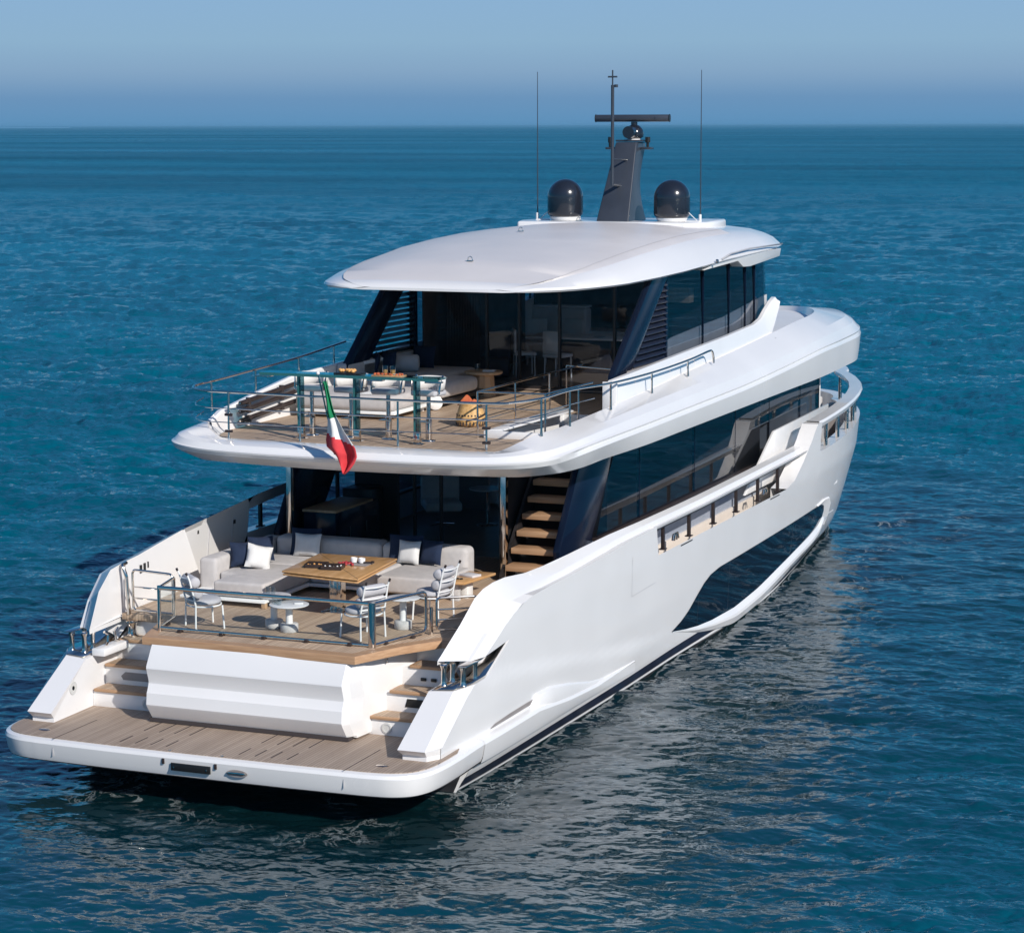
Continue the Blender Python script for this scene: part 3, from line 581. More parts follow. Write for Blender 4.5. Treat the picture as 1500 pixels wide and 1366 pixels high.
def glass_rail():
    G = empty('cockpit_glass_rail', (0, 0, 0)); G.parent = Y
    zt = 2.62; zb = 1.99
    # frames
    aft = roundpath([(-1.90, 2.85, zb), (-1.73, 2.02, zb), (1.83, 2.12, zb)], .05)
    p0 = (-1.92, 2.83); p1 = (-1.73, 2.03); p2 = (1.87, 2.15); p3 = (2.27, 3.25)
    b = MB(); r = .026
    b.tube(roundpath([(*p0, zb), (*p0, zt), (*p1, zt), (*p1, zb), (*p0, zb)], .04), .022)
    b.build('rail_frame', M['chrome'], G)
    b = MB(); b.tube([(*p1, zt), (*p2, zt-.02)], .03); b.tube([(*p1, zb), (*p2, zb-.03)], .022); b.build('rail_frame', M['chrome'], G)
    b = MB(); b.tube(roundpath([(*p2, zt-.02), (*p3, zt), (*p3, zb), (*p2, zb-.03)], .10), .024); b.build('rail_frame', M['chrome'], G)
    b = MB(); b.tube([(*p2, CK), (*p2, zt+.0)], .058, 20); b.build('corner_post', M['chrome'], G)
    b = MB(); b.tube([(*p1, CK), (*p1, zt+.03)], .028, 14); b.build('corner_post', M['chrome'], G)
    for i, (a, c) in enumerate(((p0, p1), (p1, p2), (p2, p3))):
        b = MB(); b.raw([(*a, zb), (*c, zb-.02), (*c, zt-.02), (*a, zt)], [(0, 1, 2, 3)]); b.build('glass_panel', M['clear'], G, solid=.0)
    b = MB()
    for a, c, n in ((p1, p2, 5), (p2, p3, 2), (p0, p1, 1)):
        for k in range(n):
            t = (k+.5)/n; x = a[0]+(c[0]-a[0])*t; y = a[1]+(c[1]-a[1])*t; b.bb(x-.03, x+.03, y-.05, y+.05, CK, zb-.01)
    b.build('rail_foot', M['bracket'], G, bevel=.006)
    # gates
    g = MB(); z1 = 2.0; z2 = 2.50
    g.tube(roundpath([(2.40, 3.36, z2-.2), (2.40, 3.36, z2), (2.92, 3.75, z2), (2.92, 3.75, z1), (2.40, 3.36, z1), (2.40, 3.36, z2-.2)], .07), .02)
    g.tube([(2.40, 3.36, 2.32), (2.92, 3.75, 2.32)], .014)
    g.tube([(2.40, 3.36, 2.16), (2.92, 3.75, 2.16)], .014)
    g.build('stern_gate', M['chrome'], G)
    g = MB(); g.tube([(2.33, 3.31, CK), (2.33, 3.31, 2.36)], .03); g.build('gate_post', M['chrome'], G)
    g = MB(); g.tube(roundpath([(-2.02, 2.95, z1), (-2.02, 2.95, z2+.14), (-2.78, 3.0, z2+.16), (-2.78, 3.0, z1), (-2.02, 2.95, z1)], .07), .02); g.tube([(-2.02, 2.95, 2.38), (-2.78, 3.0, 2.38)], .013); g.tube([(-2.02, 2.95, 2.2), (-2.78, 3.0, 2.2)], .013); g.build('stern_gate', M['chrome'], G)
    g = MB(); g.tube(roundpath([(-2.86, 3.0, CK), (-2.9, 3.0, 2.55), (-2.97, 3.0, 2.72), (-3.02, 3.2, 2.72)], .05), .032); g.build('gate_post', M['chrome'], G)
    return G
glass_rail()

# ------------------------------------------------------------------ main deck house
def main_house():
    H = empty('main_deckhouse', (0, 0, 0)); H.parent = Y
    b = MB(); b.bb(-2.69, 2.69, 9.6, 25.0, CK-.1, CK); b.build('saloon_base', M['teak'], H)
    b = MB(); b.bb(-2.6, 2.6, 9.75, 23.8, CK, CK+.012); b.build('saloon_floor', M['int_floor'], H)
    # pillars
    for x in (-2.46, 1.68):
        b = MB(); b.bb(x-.05, x+.05, 7.85, 7.97, CK, 4.25); b.build('cockpit_pillar', M['chrome'], H, bevel=.012)
    # side glazing
    for s in (1, -1):
        ys = [9.6, 11.98, 15.37, 18.2, 20.8, 23.4, 25.1]
        for k in range(len(ys)-1):
            b = MB(); x = s*2.75
            y0 = ys[k]; poly = [(x, y0+.006, 2.44), (x, ys[k+1]-.006, 2.44), (x, ys[k+1]-.006, 4.16), (x, y0+.006+(0 if k else 1.0), 4.16)]
            b.raw(poly, [(0, 1, 2, 3)]); b.build('side_window', M['sideglass'], H)
        b = MB()
        for y in ys[1:]: b.bb(s*2.70, s*2.756, y-.010, y+.010, 2.4, 4.16)
        b.build('window_mullion', M['navygloss'], H)
        b = MB(); b.bb(s*2.70, s*2.80, 9.5, 25.1, 1.78, 2.40); b.build('lower_wall', M['wall_shade'], H); b = MB(); b.bb(s*2.70, s*2.84, 9.5, 25.1, 1.45, 1.778); b.build('sunlit_wall_foot', M['cream'], H, bevel=.01); b = MB(); b.bb(s*2.70, s*2.83, 9.5, 25.1, 2.402, 2.45); b.build('window_sill', M['bracket'], H, bevel=.005);  # one white wall: shade painted blue-grey above, sunlight painted cream below
        # slanted navy fin at aft end of house
        b = MB()
        poly = [(s*2.62, 7.9, CK), (s*2.62, 7.78, 2.5), (s*2.62, 9.0, 4.2), (s*2.62, 10.9, 4.2), (s*2.62, 9.45, 2.55), (s*2.62, 9.3, CK)]
        b.prism(poly, (s*.13, 0, 0)); b.build('slanted_fin', M['navygloss'], H, bevel=.02)
    # aft wall: glass with frames
    b = MB(); b.raw([(-1.72, 10.9, CK), (1.45, 9.9, CK), (1.45, 9.9, 4.2), (-1.72, 10.9, 4.2)], [(0, 1, 2, 3)]); b.build('saloon_glass', M['aftglass'], H)
    for t in (0, .13, .33, 1): MB().box((-1.72+3.17*t, 10.9-1.0*t, 3.05), (.05, .07, 2.25)).build('door_frame', M['dark'], H)
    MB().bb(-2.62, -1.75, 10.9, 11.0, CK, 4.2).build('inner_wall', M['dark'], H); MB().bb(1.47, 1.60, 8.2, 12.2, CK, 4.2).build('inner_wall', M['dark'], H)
    b = MB(); b.bb(-2.6, 2.6, 20.5, 20.6, CK, 4.2); b.bb(-2.6, -1.4, 14.6, 14.7, CK, 4.2); b.build('saloon_bulkhead', M['grey_wall'], H)
    # staircase to the upper deck
    T = empty('staircase', (0, 0, 0)); T.parent = Y
    pos = [(7.55, 2.23), (7.66, 2.49), (7.88, 2.75), (8.12, 3.02), (8.4, 3.28), (8.66, 3.54), (8.95, 3.80), (9.25, 4.06)]
    for k, (y, z) in enumerate(pos):
        y = 7.75+k*.26; z = 2.21+k*.262
        b = MB(); b.bb(1.76, 2.58, y, y+.36, z-.10, z); b.build('stair_tread', M['teak_edge'], T, bevel=.008)
    for x in (1.70, 2.60):
        b = MB(); b.prism([(x-.03, 7.7, CK), (x-.03, 7.7, 2.05), (x-.03, 9.8, 4.25), (x-.03, 10.4, 4.25), (x-.03, 8.3, CK)], (.05, 0, 0)); b.build('stair_stringer', M['dark'], T)
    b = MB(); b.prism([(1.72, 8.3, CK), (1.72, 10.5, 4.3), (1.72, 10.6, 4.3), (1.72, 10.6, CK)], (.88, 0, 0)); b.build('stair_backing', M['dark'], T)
    # cabinet (wet bar) built in, port
    C = empty('wet_bar', (0, 0, 0)); C.parent = Y
    b = MB(); b.bb(-2.42, -1.78, 8.35, 10.2, CK, 2.81); b.build('bar_cabinet', M['navygloss'], C, bevel=.01)
    b = MB(); b.bb(-2.44, -1.76, 8.33, 9.9, 2.815, 2.86); b.build('bar_top', M['oak'], C, bevel=.008)
    b = MB(); b.bb(-2.62, -2.0, 10.35, 10.85, CK, 2.95); b.build('bar_cabinet', M['dark'], C, bevel=.02)
    for yy in (8.9, 9.6):
        b = MB(); b.bb(-1.779, -1.76, yy, yy+.015, 2.3, 2.5); b.build('cabinet_handle', M['chrome'], C)
    # forward terrace: house front, bow deck
    b = MB(); b.bb(-2.76, 2.76, 25.12, 25.2, CK, 4.15); b.build('house_front', M['white_matt'], H)
    b = MB(); o = [(hx(y, 2.0)-.2, y) for y in (24.2, 26, 28, 29.5, 30.5, 31.2, 31.6)]; poly = o+[(-x, y) for x, y in reversed(o)]
    b.prism([(x, y, 2.02) for x, y in poly], (0, 0, -.1)); b.build('bow_deck', M['teak_warm'], H)
    b = MB(); o = [(hx(y, 2.0)-.12, y) for y in (9, 12, 16, 20, 22, 24.3)]; poly = [(2.7, 24.3), (2.7, 9)]+o; b.prism([(x, y, 1.50) for x, y in poly], (0, 0, -.08)); b.build('side_walkway', M['white_matt'], H); b = MB(); b.prism([(-x, y, 1.50) for x, y in poly], (0, 0, -.08)); b.build('side_walkway', M['white_matt'], H)
    return H
main_house()

# ------------------------------------------------------------------ upper deck slab and coaming
UDK = 4.50
def upper_deck():
    # sections I0 (deck inner), I1 (crest inner), C crease, G bulge, g groove, L1, L2 lip, U underside ; starboard half from centre aft to centre bow
    S = []
    def sec(*p): S.append([Vector(q) for q in p])
    sec((0, 5.46, 4.50), (0, 5.40, 4.505), (0, 5.12, 4.50), (0, 4.84, 4.36), (0, 4.85, 4.33), (0, 4.90, 4.27), (0, 5.18, 4.11), (0, 5.6, 4.12))
    sec((1.3, 5.48, 4.50), (1.3, 5.42, 4.505), (1.32, 5.14, 4.50), (1.35, 4.88, 4.36), (1.35, 4.89, 4.33), (1.35, 4.94, 4.27), (1.33, 5.25, 4.11), (1.3, 5.7, 4.12))
    sec((2.25, 5.52, 4.50), (2.25, 5.46, 4.505), (2.35, 5.20, 4.50), (2.45, 4.98, 4.37), (2.45, 4.99, 4.34), (2.45, 5.04, 4.28), (2.35, 5.40, 4.11), (2.2, 5.9, 4.12))
    sec((2.50, 5.56, 4.50), (2.56, 5.52, 4.52), (2.85, 5.28, 4.54), (3.05, 5.12, 4.40), (3.05, 5.13, 4.37), (3.04, 5.18, 4.30), (2.85, 5.52, 4.11), (2.6, 6.1, 4.12))
    sec((2.70, 5.80, 4.50), (2.86, 5.70, 4.66), (3.14, 5.48, 4.60), (3.38, 5.36, 4.43), (3.38, 5.37, 4.40), (3.36, 5.42, 4.32), (3.12, 5.80, 4.11), (2.8, 6.4, 4.12))
    sec((2.82, 6.15, 4.50), (3.00, 6.05, 4.74), (3.26, 5.92, 4.62), (3.53, 5.82, 4.45), (3.53, 5.83, 4.42), (3.50, 5.88, 4.33), (3.34, 6.20, 4.11), (2.9, 6.8, 4.12))
    for y, zi, zc, zg in ((6.9, 4.75, 4.66, 4.47), (8.0, 4.78, 4.70, 4.48), (10, 4.84, 4.76, 4.49), (12, 4.91, 4.80, 4.51), (14, 5.01, 4.84, 4.53), (16.3, 5.10, 4.88, 4.56), (19.5, 5.23, 4.99, 4.66), (22, 5.34, 5.08, 4.76)):
        xi = interp(y, [6.9, 16, 22], [3.05, 3.05, 2.95]); ex = interp(y, [6.9, 22], [3.60, 3.60])
        bot = 4.50 if y < 13 else interp(y, [13, 16, 22], [4.6, 4.85, 4.95])
        sec((xi-.12, y, bot), (xi, y, zi), (3.37, y, zc), (ex, y, zg+.02), (ex-.03, y, zg-.02), (ex+.015, y, zg-.09), (3.56 if y > 8.5 else 3.47, y, 4.11), (3.0, y, 4.13))
    sec((2.75, 24.2, 5.0), (2.80, 24.3, 5.38), (3.24, 24.5, 5.15), (3.50, 24.6, 4.80), (3.48, 24.6, 4.76), (3.51, 24.6, 4.68), (3.48, 24.6, 4.12), (2.9, 24.5, 4.13))
    sec((2.2, 25.8, 5.05), (2.25, 26.0, 5.36), (3.05, 26.3, 5.18), (3.36, 26.5, 4.83), (3.34, 26.5, 4.79), (3.38, 26.5, 4.70), (3.33, 26.5, 4.14), (2.8, 26.0, 4.15))
    sec((1.6, 26.9, 5.05), (1.6, 27.2, 5.30), (2.35, 28.1, 5.18), (2.75, 28.4, 4.84), (2.73, 28.4, 4.80), (2.78, 28.45, 4.71), (2.6, 28.2, 4.16), (2.2, 27.6, 4.17))
    sec((.9, 27.4, 5.05), (.9, 27.7, 5.26), (1.6, 28.9, 5.15), (1.8, 29.3, 4.84), (1.8, 29.3, 4.80), (1.82, 29.35, 4.71), (1.7, 29.0, 4.17), (1.4, 28.4, 4.18))
    sec((0, 27.6, 5.05), (0, 27.9, 5.25), (0, 29.2, 5.13), (0, 29.6, 4.84), (0, 29.6, 4.80), (0, 29.65, 4.71), (0, 29.3, 4.17), (0, 28.7, 4.18))
    # smooth resample along path
    n = len(S); fine = []
    for k in range(n-1):
        a = S[max(k-1, 0)]; b_ = S[k]; c = S[k+1]; d = S[min(k+2, n-1)]; m = 5
        for j in range(m):
            t = j/m; row = []
            for P0, P1, P2, P3 in zip(a, b_, c, d):
                l0 = max((P1-P0).length, 1e-3); l1 = max((P2-P1).length, 1e-3); l2 = max((P3-P2).length, 1e-3)
                m1 = (P2-P0)/(l0+l1)*l1 if k > 0 else Vector((P2-P1)); m2 = (P3-P1)/(l1+l2)*l1 if k < n-2 else Vector((P2-P1))
                row.append((2*t**3-3*t*t+1)*P1+(t**3-2*t*t+t)*m1+(-2*t**3+3*t*t)*P2+(t**3-t*t)*m2)
            fine.append(row)
    fine.append(S[-1])
    # rounding the cross-section: split bulge
    rows = []
    for r in fine:
        I0, I1, C_, G_, g_, L1, L2, U = r
        mid = (C_+G_)/2+Vector((0, 0, .035))+(G_-I1).normalized()*.02
        G1 = G_+(C_-G_)*.15; lm = (L1+L2)/2+((G_-I1).normalized()*.012)
        rows.append([I0, I1, C_, mid, G1, G_, g_, L1, lm, L2, L2+(U-L2)*.12+Vector((0, 0, .0)), U])
    b = MB(); b.rows(rows)
    UD = b.build('upper_deck_shell', M['white'], Y, mirror=True, ang=15)
    # teak
    inner = [(r[0].x, r[0].y) for r in fine if r[0].y < 14.3]
    poly = [(x, y) for x, y in inner]; poly = poly+[(2.93, 14.3)]
    full = poly+[(-x, y) for x, y in reversed(poly[1:])]
    # opening for the stair: build as strips around it
    def edge_x(y): return interp(y, [p[1] for p in poly], [p[0] for p in poly])
    b = MB()
    hx0, hx1, hy0, hy1 = 1.72, 2.66, 7.15, 10.7
    ys = [5.47, 5.52, 5.6, 5.8, 6.15, 6.5, hy0]
    b.rows([[(-edge_x(y), y, UDK), (edge_x(y), y, UDK)] for y in ys])
    b.rows([[(-edge_x(y), y, UDK), (hx0, y, UDK)] for y in (hy0, 9, hy1)]); b.rows([[(hx1, y, UDK), (edge_x(y), y, UDK)] for y in (hy0, 9, hy1)])
    b.rows([[(-edge_x(y), y, UDK), (edge_x(y), y, UDK)] for y in (hy1, 12, 14.3)])
    b.build('upper_teak', M['teak_warm'], UD, ang=60)
    # ceiling (underside)
    b = MB(); ys = [5.5, 6.5, hy0]; X = 2.9
    b.rows([[(-X, y, 4.125), (X, y, 4.125)] for y in (5.55, 6.2, hy0)]); b.rows([[(-X, y, 4.125), (hx0, y, 4.125)] for y in (hy0, hy1)]); b.rows([[(-X, y, 4.125), (X, y, 4.125)] for y in (hy1, 28.5)])
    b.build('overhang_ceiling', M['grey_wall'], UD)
    b = MB()   # stairwell trunk
    b.rows([[(hx0, hy0, z), (hx1, hy0, z), (hx1, hy1, z), (hx0, hy1, z)] for z in (4.12, 4.5)], close=True); b.build('stairwell_trunk', M['white_matt'], UD)
    # stair coaming
    b = MB()
    b.bb(hx0-.06, hx0, hy0-.05, hy1, UDK, UDK+.13); b.bb(hx0-.06, hx1+.02, hy0-.11, hy0-.05, UDK, UDK+.13); b.build('stairwell_coaming', M['white'], UD, bevel=.015)
    b = MB(); b.prism([(1.72, 7.1, UDK+.14), (1.95, 7.2, UDK+.14), (2.1, 10.2, UDK+.14), (1.72, 10.6, UDK+.14)], (0, 0, -.03)); b.build('stairwell_hatch', M['white'], UD, bevel=.01)
    # inner coaming walls
    def wall(s, pts, name):
        b = MB(); rows = []
        for x, y, z0, z1 in pts: rows.append([(s*(x-.07), y, z0), (s*(x-.05), y, z1-.03), (s*(x-.02), y, z1), (s*(x+.05), y, z1-.005), (s*(x+.09), y, z1-.06), (s*(x+.16), y, z0)])
        b.rows(rows, close=True); return b.build(name, M['white'], UD, ang=35)
    wall(1, [(2.93, 9.75, 4.5, 5.23), (2.93, 9.8, 4.5, 5.25), (2.90, 11, 4.5, 5.28), (2.86, 14, 4.6, 5.36), (2.84, 17, 4.7, 5.44), (2.82, 19.1, 4.8, 5.52), (2.80, 19.7, 4.9, 5.60), (2.78, 20.15, 5.15, 5.76), (2.78, 20.5, 5.45, 5.90), (2.77, 20.85, 5.76, 5.98), (2.77, 20.92, 5.88, 5.98)], 'side_coaming')
    wall(-1, [(2.95, 5.9, 4.45, 4.72), (2.96, 6.3, 4.45, 4.86), (2.96, 7.5, 4.45, 5.02), (2.95, 9.0, 4.45, 5.20), (2.90, 11, 4.5, 5.28), (2.86, 14, 4.6, 5.36), (2.84, 17, 4.7, 5.44), (2.82, 19.1, 4.8, 5.52), (2.80, 19.7, 4.9, 5.60), (2.78, 20.15, 5.15, 5.76), (2.78, 20.5, 5.45, 5.90), (2.77, 20.85, 5.76, 5.98), (2.77, 20.92, 5.88, 5.98)], 'side_coaming')
    b = MB(); b.box((2.955, 9.745, 4.86), (.27, .05, .74)); b.build('coaming_end', M['white'], UD, bevel=.01)
    # foredeck well
    b = MB(); b.prism([(-2.9, 20.0, 5.18), (2.9, 20.0, 5.18), (2.85, 24.3, 5.18), (2.3, 26.2, 5.18), (1.6, 27.4, 5.18), (-1.6, 27.4, 5.18), (-2.3, 26.2, 5.18), (-2.85, 24.3, 5.18)], (0, 0, -.1)); b.build('foredeck', M['white_matt'], UD)
    b = MB()
    for x, y in ((3.1, 19.9), (3.1, 21.2)): b.box((x, y, 5.16), (.05, .05, .02))
    b.build('flush_cleat', M['chrome'], UD)
    # telescopic gangway tubes stowed on the port coaming
    for k, (z0, z1) in enumerate(((4.98, 5.06), (4.84, 4.92), (4.67, 4.74))):
        b = MB(); x = -2.80
        b.tube([(x, 6.75, z0-.04), (x, 8.95-.05*k, z1+.02)], .042, 12); b.tube([(x, 7.05, z0-.09), (x, 7.05, z0+.03)], .05); b.tube([(x, 8.3, z1-.08), (x, 8.3, z1+.04)], .05); b.build('stowed_tube', M['bracket'], UD)
        b = MB(); b.tube([(x, 6.73, z0-.04), (x, 6.745, z0-.04)], .018, 12); b.build('tube_cap', M['chrome'], UD)
    return UD
UD = upper_deck()

def upper_rails():
    G = empty('upper_deck_railing', (0, 0, 0)); G.parent = Y
    zt = 5.28
    tp = [(-3.12, 11.6, 5.60), (-3.12, 9.6, 5.47), (-3.14, 7.9, 5.40), (-3.2, 6.6, 5.34), (-3.26, 6.2, 5.32), (-3.22, 5.85, 5.30), (-2.9, 5.58, 5.285), (-2.3, 5.54, zt), (0, 5.52, 5.27), (2.30, 5.62, 5.27), (2.75, 5.75, 5.29), (3.08, 6.15, 5.33), (3.15, 7.3, 5.35), (3.18, 9.24, 5.27), (3.18, 11.45, 5.24), (3.18, 13.6, 5.27), (3.16, 14.9, 5.32), (3.16, 15.15, 5.30), (3.16, 15.25, 5.18), (3.16, 15.26, 5.06)]
    b = MB(); b.tube(bez(tp, 5), .021, 10); b.build('top_rail', M['chrome'], G)
    for dz, r in ((.28, .011), (.52, .010)):
        b = MB(); q = [(-3.22, 6.2, 5.31-dz+.05), (-3.18, 5.85, 5.30-dz), (-2.9, 5.60, 5.285-dz), (-2.35, 5.55, zt-dz), (0, 5.53, 5.27-dz), (2.28, 5.65, 5.27-dz)]
        b.tube(bez(q, 5), r, 8); b.build('lower_rail', M['chrome'], G)
    b = MB(); b.tube(bez([(2.28, 5.65, 4.99), (2.7, 5.76, 5.0), (3.06, 6.1, 5.05), (3.12, 7.28, 5.05)], 6), .011, 8); b.build('lower_rail', M['chrome'], G)
    posts = [(-2.36, 5.52, 4.5, zt), (-1.04, 5.57, 4.5, 5.27), (.75, 5.58, 4.5, 5.27), (2.28, 5.68, 4.5, 5.27), (-3.10, 6.27, 4.85, 5.33), (-3.10, 7.88, 5.02, 5.40), (-3.10, 9.57, 5.2, 5.47), (-3.08, 11.0, 5.25, 5.56),
             (3.08, 6.08, 4.72, 5.33), (3.12, 7.28, 4.74, 5.35), (3.15, 9.24, 4.80, 5.27), (3.16, 11.45, 4.86, 5.24), (3.16, 13.6, 4.96, 5.27)]
    for x, y, a, c in posts:
        b = MB(); b.tube([(x, y, a), (x, y, a+.10), (x, y, c)], [.026, .018, .018], 10); b.build('rail_post', M['chrome'], G)
    for x, y in ((-2.36, 5.52), (2.28, 5.68)):
        b = MB()
        for z in (4.62, 4.90 if x < 0 else 4.86): b.box((x, y, z), (.14, .05, .045))
        b.build('rail_clamp', M['bracket'], G, bevel=.01)
    # stairwell guard
    W = empty('stairwell_railing', (0, 0, 0)); W.parent = Y
    b = MB()
    b.tube(roundpath([(1.62, 11.9, zt), (1.55, 7.05, zt), (2.75, 7.1, zt), (2.86, 9.1, zt)], .03), .018)
    b.tube([(1.40, 11.7, zt+.0), (2.75, 11.2, zt)], .016)
    b.build('guard_rail', M['chrome'], W)
    b = MB()
    for dz in (.27, .5): b.tube([(1.60, 10.6, zt-dz), (1.55, 7.05, zt-dz), (2.75, 7.1, zt-dz)], .009)
    b.tube([(2.75, 7.1, zt-.28), (2.88, 9.15, zt-.28)], .010)
    b.build('guard_wire', M['chrome'], W)
    for x, y, z in ((1.55, 7.05, UDK), (1.57, 8.7, UDK), (1.60, 10.3, UDK), (1.40, 11.7, UDK), (2.75, 7.1, UDK+.1), (2.82, 8.5, 4.7)):
        b = MB(); b.tube([(x, y, z), (x, y, zt)], .017); b.build('guard_post', M['chrome'], W)
upper_rails()

# ------------------------------------------------------------------ upper deck house
def upper_house():
    H = empty('upper_deckhouse', (0, 0, 0)); H.parent = Y
    b = MB(); b.bb(-2.55, 2.55, 14.0, 21.5, UDK+.02, UDK+.05); b.build('lounge_floor', M['int_floor'], H)
    for s in (1, -1):
        x = s*2.62
        ys = [13.72, 16.3, 18.1, 19.3, 20.0]
        for k in range(4):
            b = MB(); z0 = lambda y: interp(y, [13.7, 21.5], [5.02, 5.36])
            a, c = ys[k], ys[k+1]; b.raw([(x, a+.006, z0(a)), (x, c-.006, z0(c)), (x*.985, c-.006, 6.98), (x*.985, a+.006, 6.90)], [(0, 1, 2, 3)]); b.build('side_window', M['sideglass'], H)
        # curved forward corner
        cor = [(2.62, 20.0), (2.60, 20.8), (2.48, 21.4), (2.2, 21.9), (1.6, 22.3), (.8, 22.5), (0, 22.55)]
        b = MB(); b.rows([[(s*px_, py, 5.36), (s*px_*.985, py-.05, 6.98)] for px_, py in cor]); b.build('wheelhouse_window', M['sideglass'], H, smooth=True, ang=40)
        b = MB()
        for y in ys: b.bb(s*2.58, s*2.626, y-.008, y+.008, 4.9, 6.95)
        b.build('window_mullion', M['navygloss'], H)
        # inner lining visible behind lower part of the glass
        b = MB(); b.rows([[(s*2.5, y, 4.6), (s*2.5, y, z)] for y, z in ((13.9, 5.50), (14.6, 5.60), (16.3, 5.68), (18.0, 5.74), (20.0, 5.9), (21.3, 6.0))]); b.build('lower_lining', M['int_white'], H, solid=.04)
        # slanted navy fin and louvres
        b = MB(); b.prism([(s*2.60, 10.55, 4.95), (s*2.60, 10.62, 5.25), (s*2.60, 12.75, 6.88), (s*2.60, 13.72, 6.90), (s*2.60, 13.60, 6.80), (s*2.60, 11.55, 5.22), (s*2.60, 11.4, 4.95)], (s*.13, 0, 0)); b.build('slanted_fin', M['navygloss'], H, bevel=.02)
        n = 14
        for k in range(n):
            z = 5.32+k*.108; y0 = interp(z, [5.22, 6.80], [11.62, 13.60]); y1 = 13.70
            if y1-y0 < .06: break
            b = MB(); b.box((s*2.66, (y0+y1)/2, z), (.13, y1-y0, .018), ry=s*R(38)); b.build('louvre_blade', M['louvre'], H)
        b = MB(); b.bb(s*2.58, s*2.74, 11.3, 13.72, 4.9, 5.26); b.build('fin_base', M['grey_wall'] if s > 0 else M['white_matt'], H, bevel=.01)
        b = MB(); b.bb(s*2.56, s*2.70, 13.66, 13.75, 4.9, 6.9); b.build('house_corner_post', M['navygloss'], H)
    # aft glass wall with sliding frames
    b = MB(); b.raw([(-2.58, 14.1, UDK), (2.58, 14.1, UDK), (2.58, 14.1, 6.95), (-2.58, 14.1, 6.95)], [(0, 1, 2, 3)]); b.build('sliding_glass', M['aftglass'], H)
    b = MB()
    for x in (-1.2, -.5, .35, 1.5): b.bb(x-.025, x+.025, 14.06, 14.14, UDK, 6.95)
    b.bb(-2.58, 2.58, 14.04, 14.16, UDK, UDK+.10); b.build('sliding_frame', M['dark'], H)
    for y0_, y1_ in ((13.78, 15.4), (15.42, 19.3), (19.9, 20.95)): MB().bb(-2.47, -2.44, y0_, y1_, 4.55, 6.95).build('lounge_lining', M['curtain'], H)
    # curtain, folded
    b = MB(); rows = []
    for k in range(90):
        x = -2.20+k*.0085; rows.append([(x, 14.35+.05*math.sin(k*.9), UDK+.03), (x, 14.35+.05*math.sin(k*.9+.2), 6.9)])
    b.rows(rows); b.build('curtain', M['curtain'], H)
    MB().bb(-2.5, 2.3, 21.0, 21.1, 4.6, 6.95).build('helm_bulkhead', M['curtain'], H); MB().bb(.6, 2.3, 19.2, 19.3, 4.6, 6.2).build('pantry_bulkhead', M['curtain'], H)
    b = MB(); b.bb(1.0, 1.9, 17.6, 17.9, 6.05, 6.35); b.build('pendant_shelf', M['oak'], H)
    # roof
    ys = [8.66, 8.72, 8.80, 8.92, 9.05, 9.2, 9.35, 9.5, 9.7, 10.0, 10.4, 11, 12.5, 14, 15.5, 17, 18.5, 20, 21, 21.8, 22.4, 22.9, 23.15]
    def half_w(y): return interp(y, [8.66, 8.72, 8.85, 9.05, 9.35, 9.7, 10.3, 11, 12, 13, 17, 20, 21.5, 22.4, 23.15], [1.6, 1.85, 2.08, 2.27, 2.45, 2.59, 2.75, 2.85, 2.92, 2.96, 2.94, 2.9, 2.80, 2.5, 1.6])
    def rim_z(y): return interp(y, [8.72, 11, 14, 17, 20, 23.2], [6.86, 6.87, 6.92, 7.0, 7.04, 7.06])
    def sh_z(y): return interp(y, [8.72, 9.2, 10, 11, 12.5, 14, 15.5, 17, 19, 21, 22.4, 23.15], [6.94, 7.03, 7.14, 7.24, 7.38, 7.47, 7.53, 7.55, 7.54, 7.46, 7.35, 7.16])
    rows = []; prow = []
    def aft_y(x, y): return y  # straight aft edge with rounded corners comes from half_w
    for y in ys:
        W_ = half_w(y); zr = rim_z(y); zs = sh_z(y); ws = max(W_-interp(y, [8.66, 9.0, 10, 11], [.30, .36, .50, .62]), .3)
        k = min(1, (y-8.72)/1.2)
        k0 = interp(y, [8.66, 8.68, 8.80], [.45, .75, 1])
        Z_ = lambda v: zr-.03+(v-zr+.03)*k0
        yb_ = y if y == ys[0] else y+.03
        rows.append([(0, yb_, zr-.03), (W_-.25, yb_, zr-.03), (W_-.05, y, zr-.02), (W_, y, Z_(zr+.015)), (W_-.03, y, Z_(zr+.055)), (W_-.20, y, Z_(zr+.055+(zs-zr-.05)*.50)), (W_-.42 if W_ > 1.4 else W_*.7, y, Z_(zr+.055+(zs-zr-.05)*.82)), (ws, y, Z_(zs)), (ws*.6, y, Z_(zs+.10*k)), (ws*.3, y, Z_(zs+.135*k)), (0, y, Z_(zs+.145*k))])
    b = MB(); i0 = ys.index(8.92); i1 = ys.index(18.5)
    b.rows([r[:7] for r in rows]); b.rows([r[6:] for r in rows[:i0+1]]); b.rows([r[6:] for r in rows[i1:]])
    b.raw(rows[-1], [tuple(range(len(rows[-1])))]); b.raw(rows[0], [tuple(range(len(rows[0])))])
    Rf = b.build('roof', M['white'], H, mirror=True, ang=28)
    b = MB(); b.rows([r[6:] for r in rows[i0:i1+1]]); b.build('roof_panel', M['roofpanel'], Rf, mirror=True)
    for s_ in (1, -1):
        b = MB(); b.rows([[(s_*(r[7][0]-.006), r[7][1], r[7][2]+.004), (s_*(r[7][0]+.006), r[7][1], r[7][2]+.003)] for r in rows[i0:i1+1]]); b.build('panel_joint', M['greyline'], Rf)
